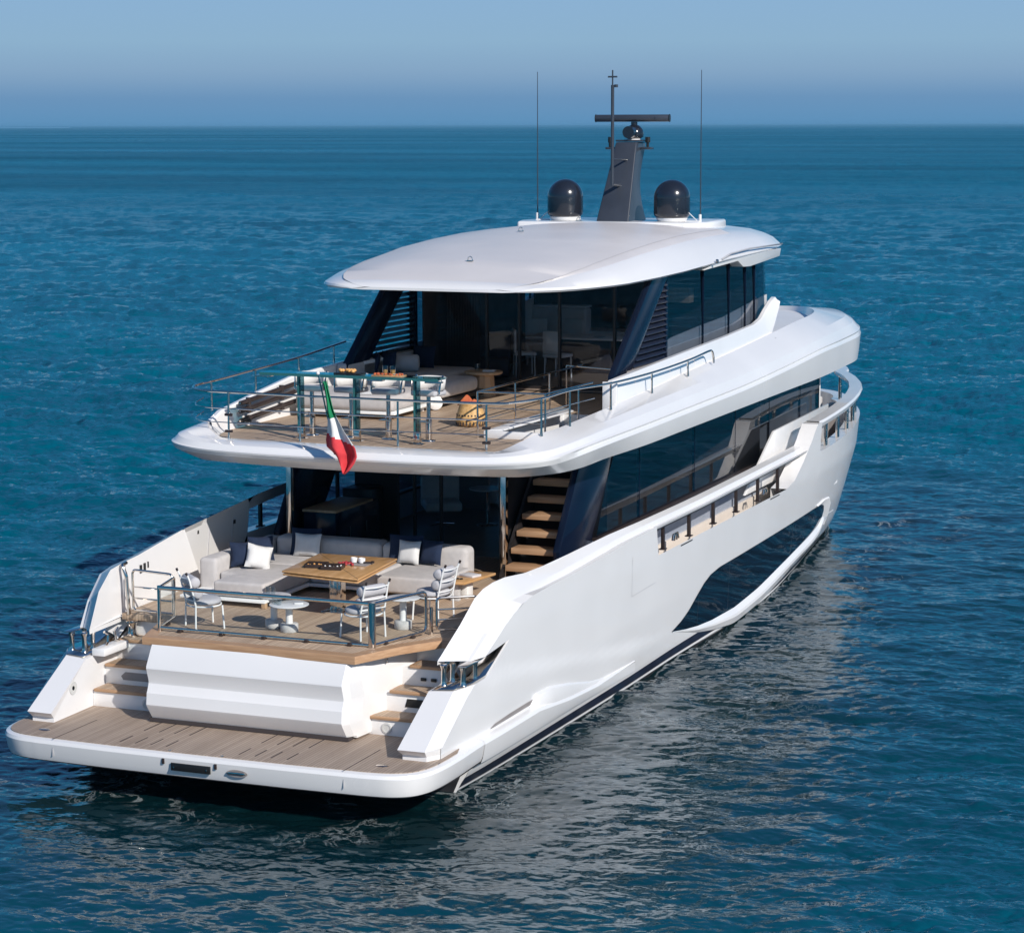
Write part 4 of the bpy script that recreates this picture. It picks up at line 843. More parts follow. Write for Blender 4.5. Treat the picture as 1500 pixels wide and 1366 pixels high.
    for x, y in ((.18, 10.0), (-.55, 14.3), (-.70, 18.0)):
        z = sh_z(y)+.16; b = MB(); b.tube([(x-.045, y, z), (x-.04, y, z+.05), (x, y, z+.075), (x+.04, y, z+.05), (x+.045, y, z)], .009, 8); b.box((x, y, z-.002), (.12, .05, .012)); b.build('lifting_eye', M['chrome'], Rf)
    # equipment plinth
    b = MB(); b.prism([(-1.95, 17.6, 7.46), (1.75, 17.8, 7.46), (2.0, 18.5, 7.46), (1.9, 20.2, 7.46), (-1.9, 20.2, 7.46), (-2.15, 18.3, 7.46)], (0, 0, .235)); b.build('equipment_plinth', M['white'], Rf, bevel=.05, seg=3)
    # side visor with step
    for s in (1, -1):
        b = MB(); b.prism([(s*2.60, 15.6, 6.86), (s*2.60, 16.4, 7.00), (s*2.60, 21.2, 7.03), (s*2.60, 21.1, 6.86), (s*2.60, 18.8, 6.76), (s*2.60, 18.3, 6.78), (s*2.60, 17.9, 6.92)], (s*.26, 0, 0)); b.build('roof_visor', M['white'], Rf, bevel=.015)
        b = MB(); b.tube([(s*2.97, 16.0, 7.02), (s*3.01, 16.0, 7.02)], .04, 14); b.build('nav_light', M['chrome'], Rf)
        b = MB(); b.rows([[(s*2.945, y, z), (s*2.945, y, z+.03)] for y, z in ((16.5, 7.02), (17.1, 7.10), (18.5, 7.14), (21.0, 7.12))]); b.build('side_groove', M['greyline'], Rf, solid=.02)
    # domes
    for s in (1, -1):
        D = MB(); r = .385; prof = [(r*.80, 0), (r*.92, .04), (r*.94, .06)]
        b = MB(); b.lathe([(.30, 0), (.33, .05), (.33, .08)], (s*1.205, 18.53, 7.70), 36); m_ = b.build('dome_foot', M['white_matt'], Rf)
        pr = [(r*.86, .0), (r*.97, .05), (r, .10), (r, .42)]+[(r*math.cos(a), .42+r*math.sin(a)) for a in np.linspace(.08, 1.5, 12)]
        b = MB(); b.lathe(pr, (s*1.205, 18.53, 7.77), 44); b.build('satellite_dome', M['dome'], Rf, ang=50)
        b = MB(); x = s*1.84; b.tube([(x, 18.52, 7.6), (x, 18.52, 7.85), (x, 18.52, 10.85)], [.018, .014, .007], 8); b.build('whip_antenna', M['mast'], Rf)
        b = MB(); b.tube([(x, 18.5, 7.64), (x, 18.5, 7.85)], .03, 10); b.tube([(x-s*.3, 18.45, 7.68), (x, 18.45, 7.68)], .04, 10); b.tube([(x-s*.25, 18.5, 7.88), (x-s*.05, 18.5, 7.7), (x+s*.1, 18.5, 7.62)], .01, 6); b.build('antenna_base', M['white_matt'], Rf)
    # mast
    Mt = empty('radar_mast', (0, -.25, 0)); Mt.parent = Y
    b = MB(); v = [(-.37, 18.35, 7.6), (.37, 18.35, 7.6), (.37, 19.9, 7.6), (-.37, 19.9, 7.6), (-.24, 19.28, 9.30), (.24, 19.28, 9.30), (.24, 20.1, 9.30), (-.24, 20.1, 9.30)]
    rows = []
    for t in np.linspace(0, 1, 9):
        w_ = .37+(.24-.37)*t; ya = 18.35+.93*t; yf = 19.75+.22*t-.42*math.sin(math.pi*min(1, t*1.05)); z = 7.6+1.75*t
        rows.append([(-w_, ya, z), (w_, ya, z), (w_*.9, yf, z), (-w_*.9, yf, z)])
    b.rows(rows, close=True); b.raw(rows[-1], [(0, 1, 2, 3)]); b.build('mast_body', M['mast'], Mt, bevel=.03, seg=3)
    b = MB(); b.bb(-.28, .28, 19.40, 19.90, 9.36, 9.40); b.box((-.40, 19.6, 9.22), (.30, .22, .05)); b.box((.36, 19.6, 9.22), (.24, .22, .05)); b.build('mast_platform', M['mast'], Mt, bevel=.012)
    b = MB(); b.tube([(-.48, 19.6, 9.22), (-.48, 19.6, 9.34)], .03); b.tube([(-.48, 19.6, 9.34), (-.48, 19.6, 9.46)], .045); b.build('mast_lamp', M['black'], Mt); b = MB(); b.tube([(.38, 19.6, 9.22), (.38, 19.6, 9.34)], .03); b.tube([(.38, 19.6, 9.34), (.38, 19.6, 9.46)], .055); b.build('mast_lamp', M['black'], Mt)
    b = MB(); b.lathe([(.14, 0), (.20, .04), (.21, .12), (.19, .2), (.13, .27), (.07, .30), (.07, .36)], (.02, 19.75, 9.42), 28); b.tube([(.02, 19.35, 9.56), (.02, 19.55, 9.56)], .13, 20); b.build('radar_motor', M['dome'], Mt)
    b = MB(); b.lathe([(.06, 0), (.16, .02), (.16, .06)], (.0, 19.72, 9.36), 24); b.build('radar_foot', M['white_matt'], Mt)
    b = MB(); a = R(4); dx, dy = math.cos(a)*.83, math.sin(a)*.83
    b.tube([(0-dx, 19.7-dy, 9.86), (-dx*.98, 19.7-dy*.98, 9.86), (dx*.98, 19.7+dy*.98, 9.86), (dx, 19.7+dy, 9.86)], [.07, .078, .078, .07], 18); b.build('radar_bar', M['mast'], Mt)
    b = MB()
    for s in (-1, 1): b.tube([(s*dx*.985, 19.7+s*dy*.985, 9.86), (s*dx*1.0, 19.7+s*dy*1.0, 9.86)], .085, 18)
    b.build('radar_end_cap', M['black'], Mt)
    b = MB(); b.tube([(-.02, 18.46, 8.44), (-.02, 18.46, 10.55)], .035, 12); b.tube([(-.02, 18.46, 10.55), (-.02, 18.46, 10.86)], .016); b.box((-.02, 18.46, 10.72), (.2, .04, .035)); b.tube([(.06, 18.46, 10.5), (.06, 18.46, 10.56)], .04)
    b.build('signal_staff', M['mast'], Mt)
    b = MB(); b.tube([(-.02, 18.46, 8.47), (.02, 18.85, 8.44)], .04); b.build('staff_bracket', M['mast'], Mt); b = MB(); b.tube([(-.02, 18.46, 9.0), (.10, 19.15, 8.98)], .022); b.build('staff_bracket', M['mast'], Mt)
upper_house()

# ------------------------------------------------------------------ flag
def flag():
    F = empty('ensign', (0, 4.78, 4.46), 0, 'green, white and red tricolour ensign hanging limp from its staff at the stern', 'flag')
    b = MB(); b.tube([(0, 0, 0), (-.165, -.25, 1.30)], .014, 10); b.tube([(0, 0, -.02), (-.01, -.02, .10)], .028, 12); b.build('flagstaff', M['chrome'], F)
    b = MB(); b.lathe([(.01, 0), (.028, .015), (.03, .035), (.015, .055)], (-.168, -.255, 1.29), 14); b.build('staff_finial', M['ceramic'], F)
    Lp = [(-.150, 1.18), (-.115, .95), (-.085, .72), (-.062, .55), (-.070, .40), (-.085, .24), (-.060, .13), (.02, .05), (.06, -.04), (.10, -.17), (.145, -.29)]
    Rp = [(-.118, 1.19), (-.055, .95), (-.005, .72), (.06, .55), (.12, .40), (.20, .26), (.27, .12), (.30, -.02), (.27, -.13), (.22, -.23), (.165, -.30)]
    n = 44; m = 16; g = MB()
    vs = []
    for i in range(n+1):
        t = i/n*(len(Lp)-1); a = min(int(t), len(Lp)-2); f = t-a
        l = Vector(Lp[a]).lerp(Vector(Lp[a+1]), f); r = Vector(Rp[a]).lerp(Vector(Rp[a+1]), f)
        for j in range(m+1):
            s = j/m; p = l.lerp(r, s); amp = .03+.05*i/n
            cx_ = (l.x+r.x)/2; vs.append((cx_+(p.x-cx_)*1.75+.09, -.28+.14*(i/n)+amp*math.sin(s*9.5+i*.06)+.02*math.sin(i*.35+s*3), p.y+.012*math.sin(s*9+i*.2)))
    for i in range(n):
        for j in range(m):
            zz = i/n; s = j/m
            g.cur = 0 if zz < .27-.03*s else (1 if zz < .42+.14*s else 2)
            q = (i*(m+1)+j, i*(m+1)+j+1, (i+1)*(m+1)+j+1, (i+1)*(m+1)+j); g.f.append(q); g.mi.append(g.cur)
    g.v = vs
    mg = noise_tint(mat('flag_green', (.0, .2, .08), .8), (.0, .17, .06), (.0, .23, .09), 8, 4); mw = mat('flag_white', (.75, .74, .72), .8); mr = noise_tint(mat('flag_red', (.6, .03, .04), .8), (.58, .035, .045), (.70, .05, .06), 8, 4)
    for m_ in (mg, mw, mr): m_.node_tree.nodes['Principled BSDF'].inputs['Subsurface Weight'].default_value = 0
    g.build('flag_cloth', [mg, mw, mr], F, ang=80, solid=.003)
flag()

# ------------------------------------------------------------------ furniture helpers
def cushion_mesh(w, h, t, n=10):
    b = MB(); vs = []
    for side in (1, -1):
        for i in range(n+1):
            for j in range(n+1):
                u = i/n*2-1; v = j/n*2-1; e = (1-abs(u)**4)*(1-abs(v)**4); k = 1-.10*(1-abs(u))*(v*v)-0
                x = u*w/2*(1-.07*(1-v*v)); z = v*h/2*(1-.07*(1-u*u))
                vs.append((x, side*t/2*e**.55, z))
    fs = []
    for s_ in (0, 1):
        o = s_*(n+1)**2
        for i in range(n):
            for j in range(n):
                q = (o+i*(n+1)+j, o+(i+1)*(n+1)+j, o+(i+1)*(n+1)+j+1, o+i*(n+1)+j+1); fs.append(q if s_ == 0 else tuple(reversed(q)))
    b.raw(vs, fs); return b
PILLOW = {}
def pillow(loc, rot, kind, label, size=(.44, .43, .16), group='scatter cushions on the sofas'):
    key = (kind, size)
    if key not in PILLOW:
        o = cushion_mesh(*size).build('scatter_cushion', M[kind], None, ang=70); PILLOW[key] = o.data
        o.location = loc
    else:
        o = bpy.data.objects.new('scatter_cushion', PILLOW[key]); col.objects.link(o); o.location = loc
    o.rotation_euler = rot
    return tag(o, label, 'cushion', group)
def rbox(x0, x1, y0, y1, z0, z1, name, m, parent, bev=.05, seg=4):
    return MB().bb(x0, x1, y0, y1, z0, z1).build(name, m, parent, bevel=bev, seg=seg, ang=60)

# ------------------------------------------------------------------ cockpit sofa
def cockpit_sofa():
    S = empty('corner_sofa', (-1.8, 6, CK), 0, 'long greige corner sofa wrapping round the teak dining table in the cockpit', 'sofa')
    def P(x, y, z): return (x+1.8, y-6, z-CK)
    def rb(x0, x1, y0, y1, z0, z1, nm, bev=.06): return rbox(x0+1.8, x1+1.8, y0-6, y1-6, z0-CK, z1-CK, nm, M['fabric'], S, bev)
    # port run: back along bulwark, arm at aft end, seat; forward run along y ~7
    rb(-2.60, -2.27, 4.82, 7.32, 2.0, 2.56, 'sofa_back', .07)
    MB().prism([P(x, y, 2.08) for x, y in ((-1.96, 4.15), (-1.02, 4.15), (-1.02, 5.9), (-2.25, 5.9), (-2.25, 4.9), (-1.96, 4.9))], (0, 0, .25)).build('seat_cushion', M['fabric'], S, bevel=.05, seg=4, ang=60)
    rb(-2.24, -1.02, 5.92, 6.9, 2.08, 2.33, 'seat_cushion', .05)
    rb(-2.24, -.2, 6.88, 7.32, 2.02, 2.62, 'sofa_back', .10)
    rb(-.19, 1.40, 6.88, 7.30, 2.02, 2.62, 'sofa_back', .10)
    rb(-1.0, .28, 5.75, 6.86, 2.08, 2.33, 'seat_cushion', .05)
    rb(.30, 1.50, 5.62, 6.86, 2.03, 2.31, 'seat_cushion', .05)
    b = MB(); b.bb(.80-1.8+1.8+.0, .8, 0, 0, 0, 0)
    for x0, x1, y0, y1 in ((-2.56, -.98, 4.10, 7.25), (-1.0, 1.46, 5.7, 7.25)):
        MB().bb(x0+1.8, x1+1.8, y0-6, y1-6, .09, .135).build('sofa_plinth', M['chair_white'], S, bevel=.006)
    for x, y in ((-1.02, 4.16), (-2.4, 4.95), (-1.1, 6.9), (1.3, 5.8), (-2.4, 7.1), (1.3, 7.1), (.1, 5.8)):
        MB().bb(x+1.8-.04, x+1.8+.04, y-6-.04, y-6+.04, 0, .09).build('leg', M['oak'], S, bevel=.01)
    return S
cockpit_sofa()
G1 = 'scatter cushions on the cockpit corner sofa'
pillow((-2.08, 5.42, 2.55), (R(-20), 0, R(34)), 'pillow_navy', 'navy cushion nearest the stern on the port end of the corner sofa', group=G1)
pillow((-1.96, 5.85, 2.58), (R(-16), 0, R(40)), 'pillow_navy', 'navy cushion half hidden behind the others on the port run of the corner sofa', group=G1)
pillow((-1.78, 5.42, 2.52), (R(-26), R(14), R(34)), 'pillow_white', 'white cushion leaning on two navy ones at the port end of the corner sofa', group=G1)
pillow((-1.62, 6.86, 2.56), (R(-14), 0, R(8)), 'pillow_navy', 'navy cushion behind a white one in the corner of the sofa below the wet bar', (.56, .48, .14), group=G1)
pillow((-1.52, 6.72, 2.53), (R(-16), 0, R(3)), 'pillow_white', 'white cushion on the sofa back below the wet bar', (.50, .40, .15), group=G1)
pillow((.30, 6.84, 2.56), (R(-14), 0, R(6)), 'pillow_navy', 'wide navy cushion left behind the white one at the starboard end of the sofa', (.62, .48, .14), group=G1)
pillow((.42, 6.70, 2.53), (R(-16), 0, R(-4)), 'pillow_white', 'white cushion between navy ones at the starboard end of the corner sofa', (.42, .40, .15), group=G1)
pillow((.80, 6.78, 2.54), (R(-14), 0, R(-10)), 'pillow_navy', 'navy cushion nearest the stairs on the corner sofa', (.44, .42, .14), group=G1)

def dining_table():
    T = empty('dining_table', (.17, 4.45, CK), 0, 'square honey-coloured teak dining table with a tray and white cups on it', 'table')
    pts = [(-.70, -.64), (.80, -.90), (.70, .90), (-.82, .88)]
    pts = [(-.66, -.68), (.80, -.90), (.62, .98), (-.80, .95)]
    MB().prism([(x, y, .70) for x, y in pts], (0, 0, .035)).build('tabletop', M['table_wood'], T, bevel=.015, seg=3)
    MB().prism([(x*.985, y*.985, .655) for x, y in pts], (0, 0, .03)).build('tabletop_lower', M['table_wood'], T, bevel=.01, seg=2)
    MB().bb(-.18, .18, -.35, .35, .60, .655).build('table_bracket', M['chrome'], T, bevel=.01)
    MB().bb(-.10, .10, -.10, .10, .02, .61).build('pedestal', M['chrome'], T, bevel=.012)
    MB().bb(-.2, .2, -.22, .22, 0, .02).build('pedestal_base', M['chrome'], T, bevel=.008)
    b = MB()
    for p, q in ((0, 2), (1, 3)):
        a = Vector((*pts[p], .7362)); c = Vector((*pts[q], .7362)); n_ = Vector((-(c-a).y, (c-a).x, 0)).normalized()*.004
        b.raw([a+n_, c+n_, c-n_, a-n_], [(0, 1, 2, 3)])
    b.build('inlay_line', M['shadowgap'], T)
dining_table()
ZT = CK+.736
def tray(x, y, rz, label):
    T = empty('serving_tray', (x, y, ZT), rz, label, 'tray', 'trays on the dining table')
    MB().bb(-.17, .17, -.15, .15, 0, .012).build('tray_base', M['black'], T)
    b = MB(); [b.bb(*q) for q in ((-.17, .17, -.15, -.14, .01, .06), (-.17, .17, .14, .15, .01, .06), (-.17, -.16, -.15, .15, .01, .06), (.16, .17, -.15, .15, .01, .06), (-.004, .004, -.14, .14, .012, .05))]; b.build('tray_rim', M['bracket'], T)
    b = MB()
    for i in range(7): b.lathe([(.008, 0), (.018, .015), (.016, .032), (.004, .04)], (-.13+.042*i, random.uniform(-.1, .1), .012), 10)
    b.build('snacks', M['ceramic'] if 'right' in label else M['food'], T)
tray(-.12, 4.28, R(12), 'dark tray of small bites at the port side of the dining table')
tray(.20, 4.22, R(12), 'dark tray of white bites to the right of the other tray on the dining table')
b = MB()
for i in range(14): b.lathe([(.01, 0), (.024, .018), (.02, .038), (.005, .046)], (random.uniform(-.14, .14), random.uniform(-.10, .10), 0), 10)
o = b.build('berries', M['red'], None); o.location = (.27, 4.62, ZT+.002); tag(o, 'heap of dark red berries behind the trays on the dining table', 'fruit')
b = MB(); b.bb(-.21, .21, -.17, .17, 0, .014); o = b.build('cup_tray', M['grey_wall'], None, bevel=.004); o.location = (.42, 4.72, ZT+.001); tag(o, 'flat grey tray holding two white cups on the dining table', 'tray')
for x, lb in ((.33, 'white cup on the dining table, the one nearer the berries'), (.47, 'white cup on the dining table, the one on the starboard side')):
    C_ = empty('cup', (x, 4.74, ZT+.016), 0, lb, 'cup', 'white cups on the dining table')
    MB().lathe([(.035, 0), (.052, .01), (.058, .06), (.055, .085), (.048, .085), (.045, .03)], (0, 0, 0), 24).build('cup_body', M['ceramic'], C_)
    MB().lathe([(.004, 0), (.045, .0), (.045, .004)], (0, 0, .062), 18).build('coffee', M['drink'], C_)
b = MB(); b.tube([(-.1, 0, .02), (.1, .05, .025)], .012, 8); b.box((.11, .05, .03), (.05, .03, .03)); o = b.build('grinder', M['bracket'], None); o.location = (.55, 4.70, ZT+.014); tag(o, 'dark slim grinder lying beside the two white cups', 'grinder')

# ------------------------------------------------------------------ side tables
def side_table(x, y, h, r, label, m_top='ceramic'):
    T = empty('side_table', (x, y, CK), 0, label, 'side table', 'round pedestal side tables in the cockpit')
    MB().lathe([(.13, 0), (.14, .01), (.14, .125), (.13, .135)], (0, 0, 0), 32).build('base', M['stone'], T, ang=50)
    MB().lathe([(.055, .13), (.055, h-.03)], (0, 0, 0), 24).build('column', M['ceramic'], T, ang=50)
    MB().lathe([(r-.03, h-.03), (r, h-.012), (r, h-.004), (r-.01, h)], (0, 0, 0), 44).build('tabletop', M[m_top], T, ang=30)
    return T
side_table(-.18, 2.90, .52, .27, 'taller round side table with glasses on it, inboard of the aft glass rail', 'stone')
side_table(.18, 2.72, .44, .31, 'lower white round side table overlapping the taller one by the aft rail')
side_table(1.74, 3.56, .50, .27, 'round pedestal side table between the two starboard chairs')
GT = thin_glass('tumbler_glass', (.9, .93, .94), 1., 1.5)
def tumbler(loc, label, group, drink=True, h=.11, r=.036):
    T = empty('glass', loc, 0, label, 'glass', group)
    MB().lathe([(r*.85, 0), (r, .01), (r*1.08, h), (r*1.0, h), (r*.9, .015)], (0, 0, 0), 20).build('glass_body', GT, T)
    if drink: MB().lathe([(r*.8, .014), (r*.92, h*.55)], (0, 0, 0), 16).build('drink', M['drink'], T)
    return T
g_ = 'glasses on the cockpit side tables'
tumbler((-.26, 2.86, CK+.521), 'left glass of the pair on the taller side table', g_, False, .14); tumbler((-.16, 2.84, CK+.521), 'right glass of the pair on the taller side table', g_, False, .14)
tumbler((-.02, 2.66, CK+.441), 'glass at the port edge of the lower white side table', g_, False); tumbler((.08, 2.58, CK+.441), 'glass near the middle of the lower white side table', g_, False, .09)
b = MB(); b.bb(-.07, .07, -.05, .05, 0, .02); o = b.build('small_dish', M['ceramic'], None, bevel=.008); o.location = (.32, 2.78, CK+.442); o.rotation_euler = (0, 0, .4); tag(o, 'small white dish on the lower white side table', 'dish')

# ------------------------------------------------------------------ lounge chairs
def chair(x, y, rz, label):
    C_ = empty('terrace_chair', (x, y, CK), rz, label, 'chair', 'white framed terrace chairs in the cockpit')
    W_ = .27
    for sx in (-1, 1):
        MB().tube([(sx*.27, .24, 0), (sx*.25, .22, .37)], .015, 10).build('leg', M['chair_white'], C_)
        MB().tube([(sx*.25, -.22, 0), (sx*.24, -.21, .40), (sx*.235, -.30, .80), (sx*.235, -.34, .90)], .015, 10).build('leg', M['chair_white'], C_)
        MB().tube([(sx*.235, -.34, .885), (sx*.235, -.355, .925)], .019, 10).build('back_knob', M['bracket'], C_)
    MB().tube([(.30*math.cos(a), .27*math.sin(a), .37) for a in np.linspace(0, 2*math.pi, 29)[:-1]], .014, 8, closed=True).build('seat_frame', M['chair_white'], C_)
    for z in (.47, .64, .82):
        yb = interp(z, [.40, .80], [-.21, -.30]); MB().tube(bez([(-.235, yb, z), (0, yb-.05, z), (.235, yb, z)], 5), .011, 8).build('back_slat', M['chair_white'], C_)
    MB().lathe([(.20, 0), (.275, .02), (.29, .05), (.275, .085), (.20, .10), (.01, .105)], (0, .01, .375), 36, 1, .93).build('seat_cushion', M['fabric_cool'], C_, ang=80)
    for z, yb in ((.58, -.165), (.755, -.205)):
        b = MB(); b.tube([(-.255, yb, z), (-.245, yb, z), (-.20, yb+.0, z), (.20, yb, z), (.245, yb, z), (.255, yb, z)], [.04, .075, .088, .088, .075, .04], 20); b.build('bolster', M['fabric_cool'], C_, ang=70)
    return C_
chair(-1.24, 2.56, R(-42), 'white framed chair facing forward at the port corner of the aft glass rail')
chair(1.42, 2.80, R(66), 'white framed chair seen from behind next to the thick starboard corner post')
chair(1.86, 4.48, R(84), 'white framed chair nearest the sofa bench, by the starboard gate')

def bench():
    T = empty('side_bench', (1.75, 6.2, CK), 0, 'low teak slab table at the starboard end of the sofa with a book on it', 'side table')
    MB().prism([(-.25, -.50, .30), (.10, -.45, .30), (.25, .55, .30), (-.25, .55, .30)], (0, 0, .045)).build('tabletop', M['table_wood'], T, bevel=.012)
    MB().bb(-.12, .0, -.1, .15, 0, .30).build('leg', M['chair_white'], T, bevel=.01)
    MB().bb(-.2, -.05, -.35, -.25, 0, .30).build('leg', M['stone'], T, bevel=.01)
bench()
o = MB().bb(-.15, .15, -.11, .11, 0, .035).build('book', M['book'], None, bevel=.004); o.location = (1.72, 6.30, CK+.347); o.rotation_euler = (0, 0, R(-20)); tag(o, 'pale book lying on the teak slab beside the sofa', 'book')
b = MB(); b.lathe([(.025, 0), (.03, .012), (.02, .02)], (-.035, 0, 0), 14); b.lathe([(.025, 0), (.03, .012), (.02, .02)], (.035, 0, 0), 14); b.box((0, 0, .012), (.03, .008, .006)); o = b.build('sunglasses', M['black'], None); o.location = (1.66, 5.98, CK+.347); tag(o, 'black sunglasses on the teak slab next to the book', 'sunglasses')

# ------------------------------------------------------------------ saloon furniture behind the glass
def armchair(x, y, rz, label):
    A = empty('swivel_armchair', (x, y, CK+.012), rz, label, 'armchair', 'swivel armchairs in the saloon')
    MB().bb(-.36, .36, -.32, .36, .32, .50).build('seat', M['int_white'], A, bevel=.05, seg=3)
    MB().bb(-.38, .38, -.42, -.28, .34, .95).build('backrest', M['int_white'], A, bevel=.04, seg=3)
    MB().tube([(0, 0, .02), (0, 0, .33)], .03).build('stem', M['chrome'], A)
    b = MB(); [b.tube([(0, 0, .05), (.27*math.cos(a), .27*math.sin(a), .015)], .014, 8) for a in (0.4, 1.97, 3.54, 5.11)]; b.build('star_base', M['chrome'], A)
armchair(-1.55, 12.6, R(-150), 'pale swivel armchair just inside the saloon glass')
armchair(-.35, 13.6, R(20), 'pale swivel armchair beyond the small round saloon table')
T = empty('cafe_table', (-.75, 13.0, CK+.012), 0, 'small round white pedestal table inside the saloon', 'table')
MB().lathe([(.34, .70), (.36, .71), (.36, .73)], (0, 0, 0), 36).build('tabletop', M['ceramic'], T); MB().tube([(0, 0, .01), (0, 0, .7)], .025).build('stem', M['chrome'], T); MB().lathe([(.22, 0), (.20, .015), (.03, .03)], (0, 0, 0), 28).build('foot', M['chrome'], T)
T = empty('saloon_sofa', (-1.9, 16.5, CK+.012), 0, 'pale sofa deep inside the saloon on the port side', 'sofa')
MB().bb(-.5, .5, -1.4, 1.4, .05, .42).build('seat', M['int_white'], T, bevel=.05); MB().bb(-.6, -.35, -1.4, 1.4, .05, .85).build('backrest', M['int_white'], T, bevel=.05)

# ------------------------------------------------------------------ upper deck furniture
def bar():
    T = empty('glass_bar_table', (-.2, 5.93, UDK), 0, 'long narrow glass bar table along the aft rail of the upper deck', 'bar table')
    MB().bb(-1.68, 1.60, -.18, .20, 1.085, 1.115).build('tabletop', M['green_glass'], T)
    b = MB(); b.bb(-1.68, 1.60, -.192, -.180, 1.07, 1.118); b.build('tabletop_edge', M['bar_edge'], T)
    for x in (-1.0, .04, 1.14):
        MB().bb(x-.05, x+.05, -.03, .03, .02, 1.085).build('leg', M['green_glass'], T)
        MB().bb(x-.053, x-.02, -.034, .034, .02, 1.08).build('leg_edge', M['bar_edge'], T)
        MB().bb(x-.055, x+.055, -.04, .04, .0, .20).build('leg_shoe', M['chrome'], T, bevel=.005)
        MB().bb(x-.12, x+.12, -.08, .08, 0, .012).build('foot_plate', M['chrome'], T)
    for x in (-1.62, 1.5, .45):
        b = MB(); b.bb(x-.14, x+.14, -.19, -.05, 1.04, 1.068); b.build('fixing_clamp', M['chrome'], T, bevel=.006)
bar()
def stool(x, y, rz, label):
    S = empty('bar_stool', (x, y, UDK), rz, label, 'bar stool', 'white bar stools at the glass bar table')
    b = MB(); b.bb(-.24, .24, -.20, .20, .76, .85); b.build('seat', M['fabric_cool'], S, bevel=.035, seg=3, ang=60)
    rows = []
    for k in range(15):
        a = R(-110+k*220/14); x_ = .25*math.sin(a); y_ = .23*math.cos(a)-.0
        rows.append([(x_, y_, .86), (x_*1.05, y_*1.05+.01, .98), (x_*1.06, y_*1.06+.02, 1.07)])
    b = MB(); b.rows(rows); b.build('backrest', M['int_white'], S, solid=.05, ang=70)
    for s in (-1, 1): MB().tube([(s*.265, -.10, .80), (s*.275, -.06, 1.0), (s*.255, .05, 1.09)], .016, 8).build('armrest', M['chrome'], S)
    MB().tube([(0, 0, .02), (0, 0, .36), (0, 0, .37), (0, 0, .77)], [.055, .055, .036, .036], 20).build('column', M['chrome'], S)
    MB().tube([(0, 0, .34), (-.1, -.16, .33), (.1, -.16, .33), (0, 0, .34)], .015, 8).build('footrest', M['chrome'], S)
    MB().lathe([(.12, 0), (.115, .012), (.05, .02)], (0, 0, 0), 28).build('base', M['chrome'], S)
for x, lb in ((-1.24, 'bar stool at the port end of the glass bar table'), (-.50, 'second bar stool from port, between the flag and the bar leg'), (.19, 'third bar stool from port, below the two tumblers'), (.93, 'bar stool at the starboard end of the glass bar table')):
    stool(x, 6.42, R({-1.24: 6, -.50: -4, .19: 3, .93: -8}[x]), lb)
ZB_ = UDK+1.116
T = empty('snack_tray', (-.30, 5.96, ZB_), 0, 'black tray of golden pastries on the glass bar table', 'tray')
MB().bb(-.24, .24, -.12, .12, 0, .03).build('tray_base', M['black'], T, bevel=.005)
b = MB()
for i in range(16): b.lathe([(.012, 0), (.034, .02), (.03, .045), (.006, .06)], (random.uniform(-.2, .1), random.uniform(-.09, .09), .03), 10)
b.build('pastries', M['food'], T)
T = empty('snack_board', (.42, 5.96, ZB_), 0, 'board of orange snacks under the tumblers on the glass bar table', 'board')
MB().bb(-.27, .27, -.12, .12, 0, .014).build('board', M['table_wood'], T, bevel=.004)
b = MB()
for i in range(26): b.lathe([(.008, 0), (.022, .012), (.018, .024), (.004, .03)], (random.uniform(-.25, .25), random.uniform(-.10, .10), .014), 8)
b.build('orange_snacks', M['orange'], T)
tumbler((.34, 5.99, ZB_+.018), 'left tumbler of amber drink on the glass bar table', 'tumblers on the bar table', True, .15, .045); tumbler((.48, 5.99, ZB_+.018), 'right tumbler of amber drink on the glass bar table', 'tumblers on the bar table', True, .15, .045)

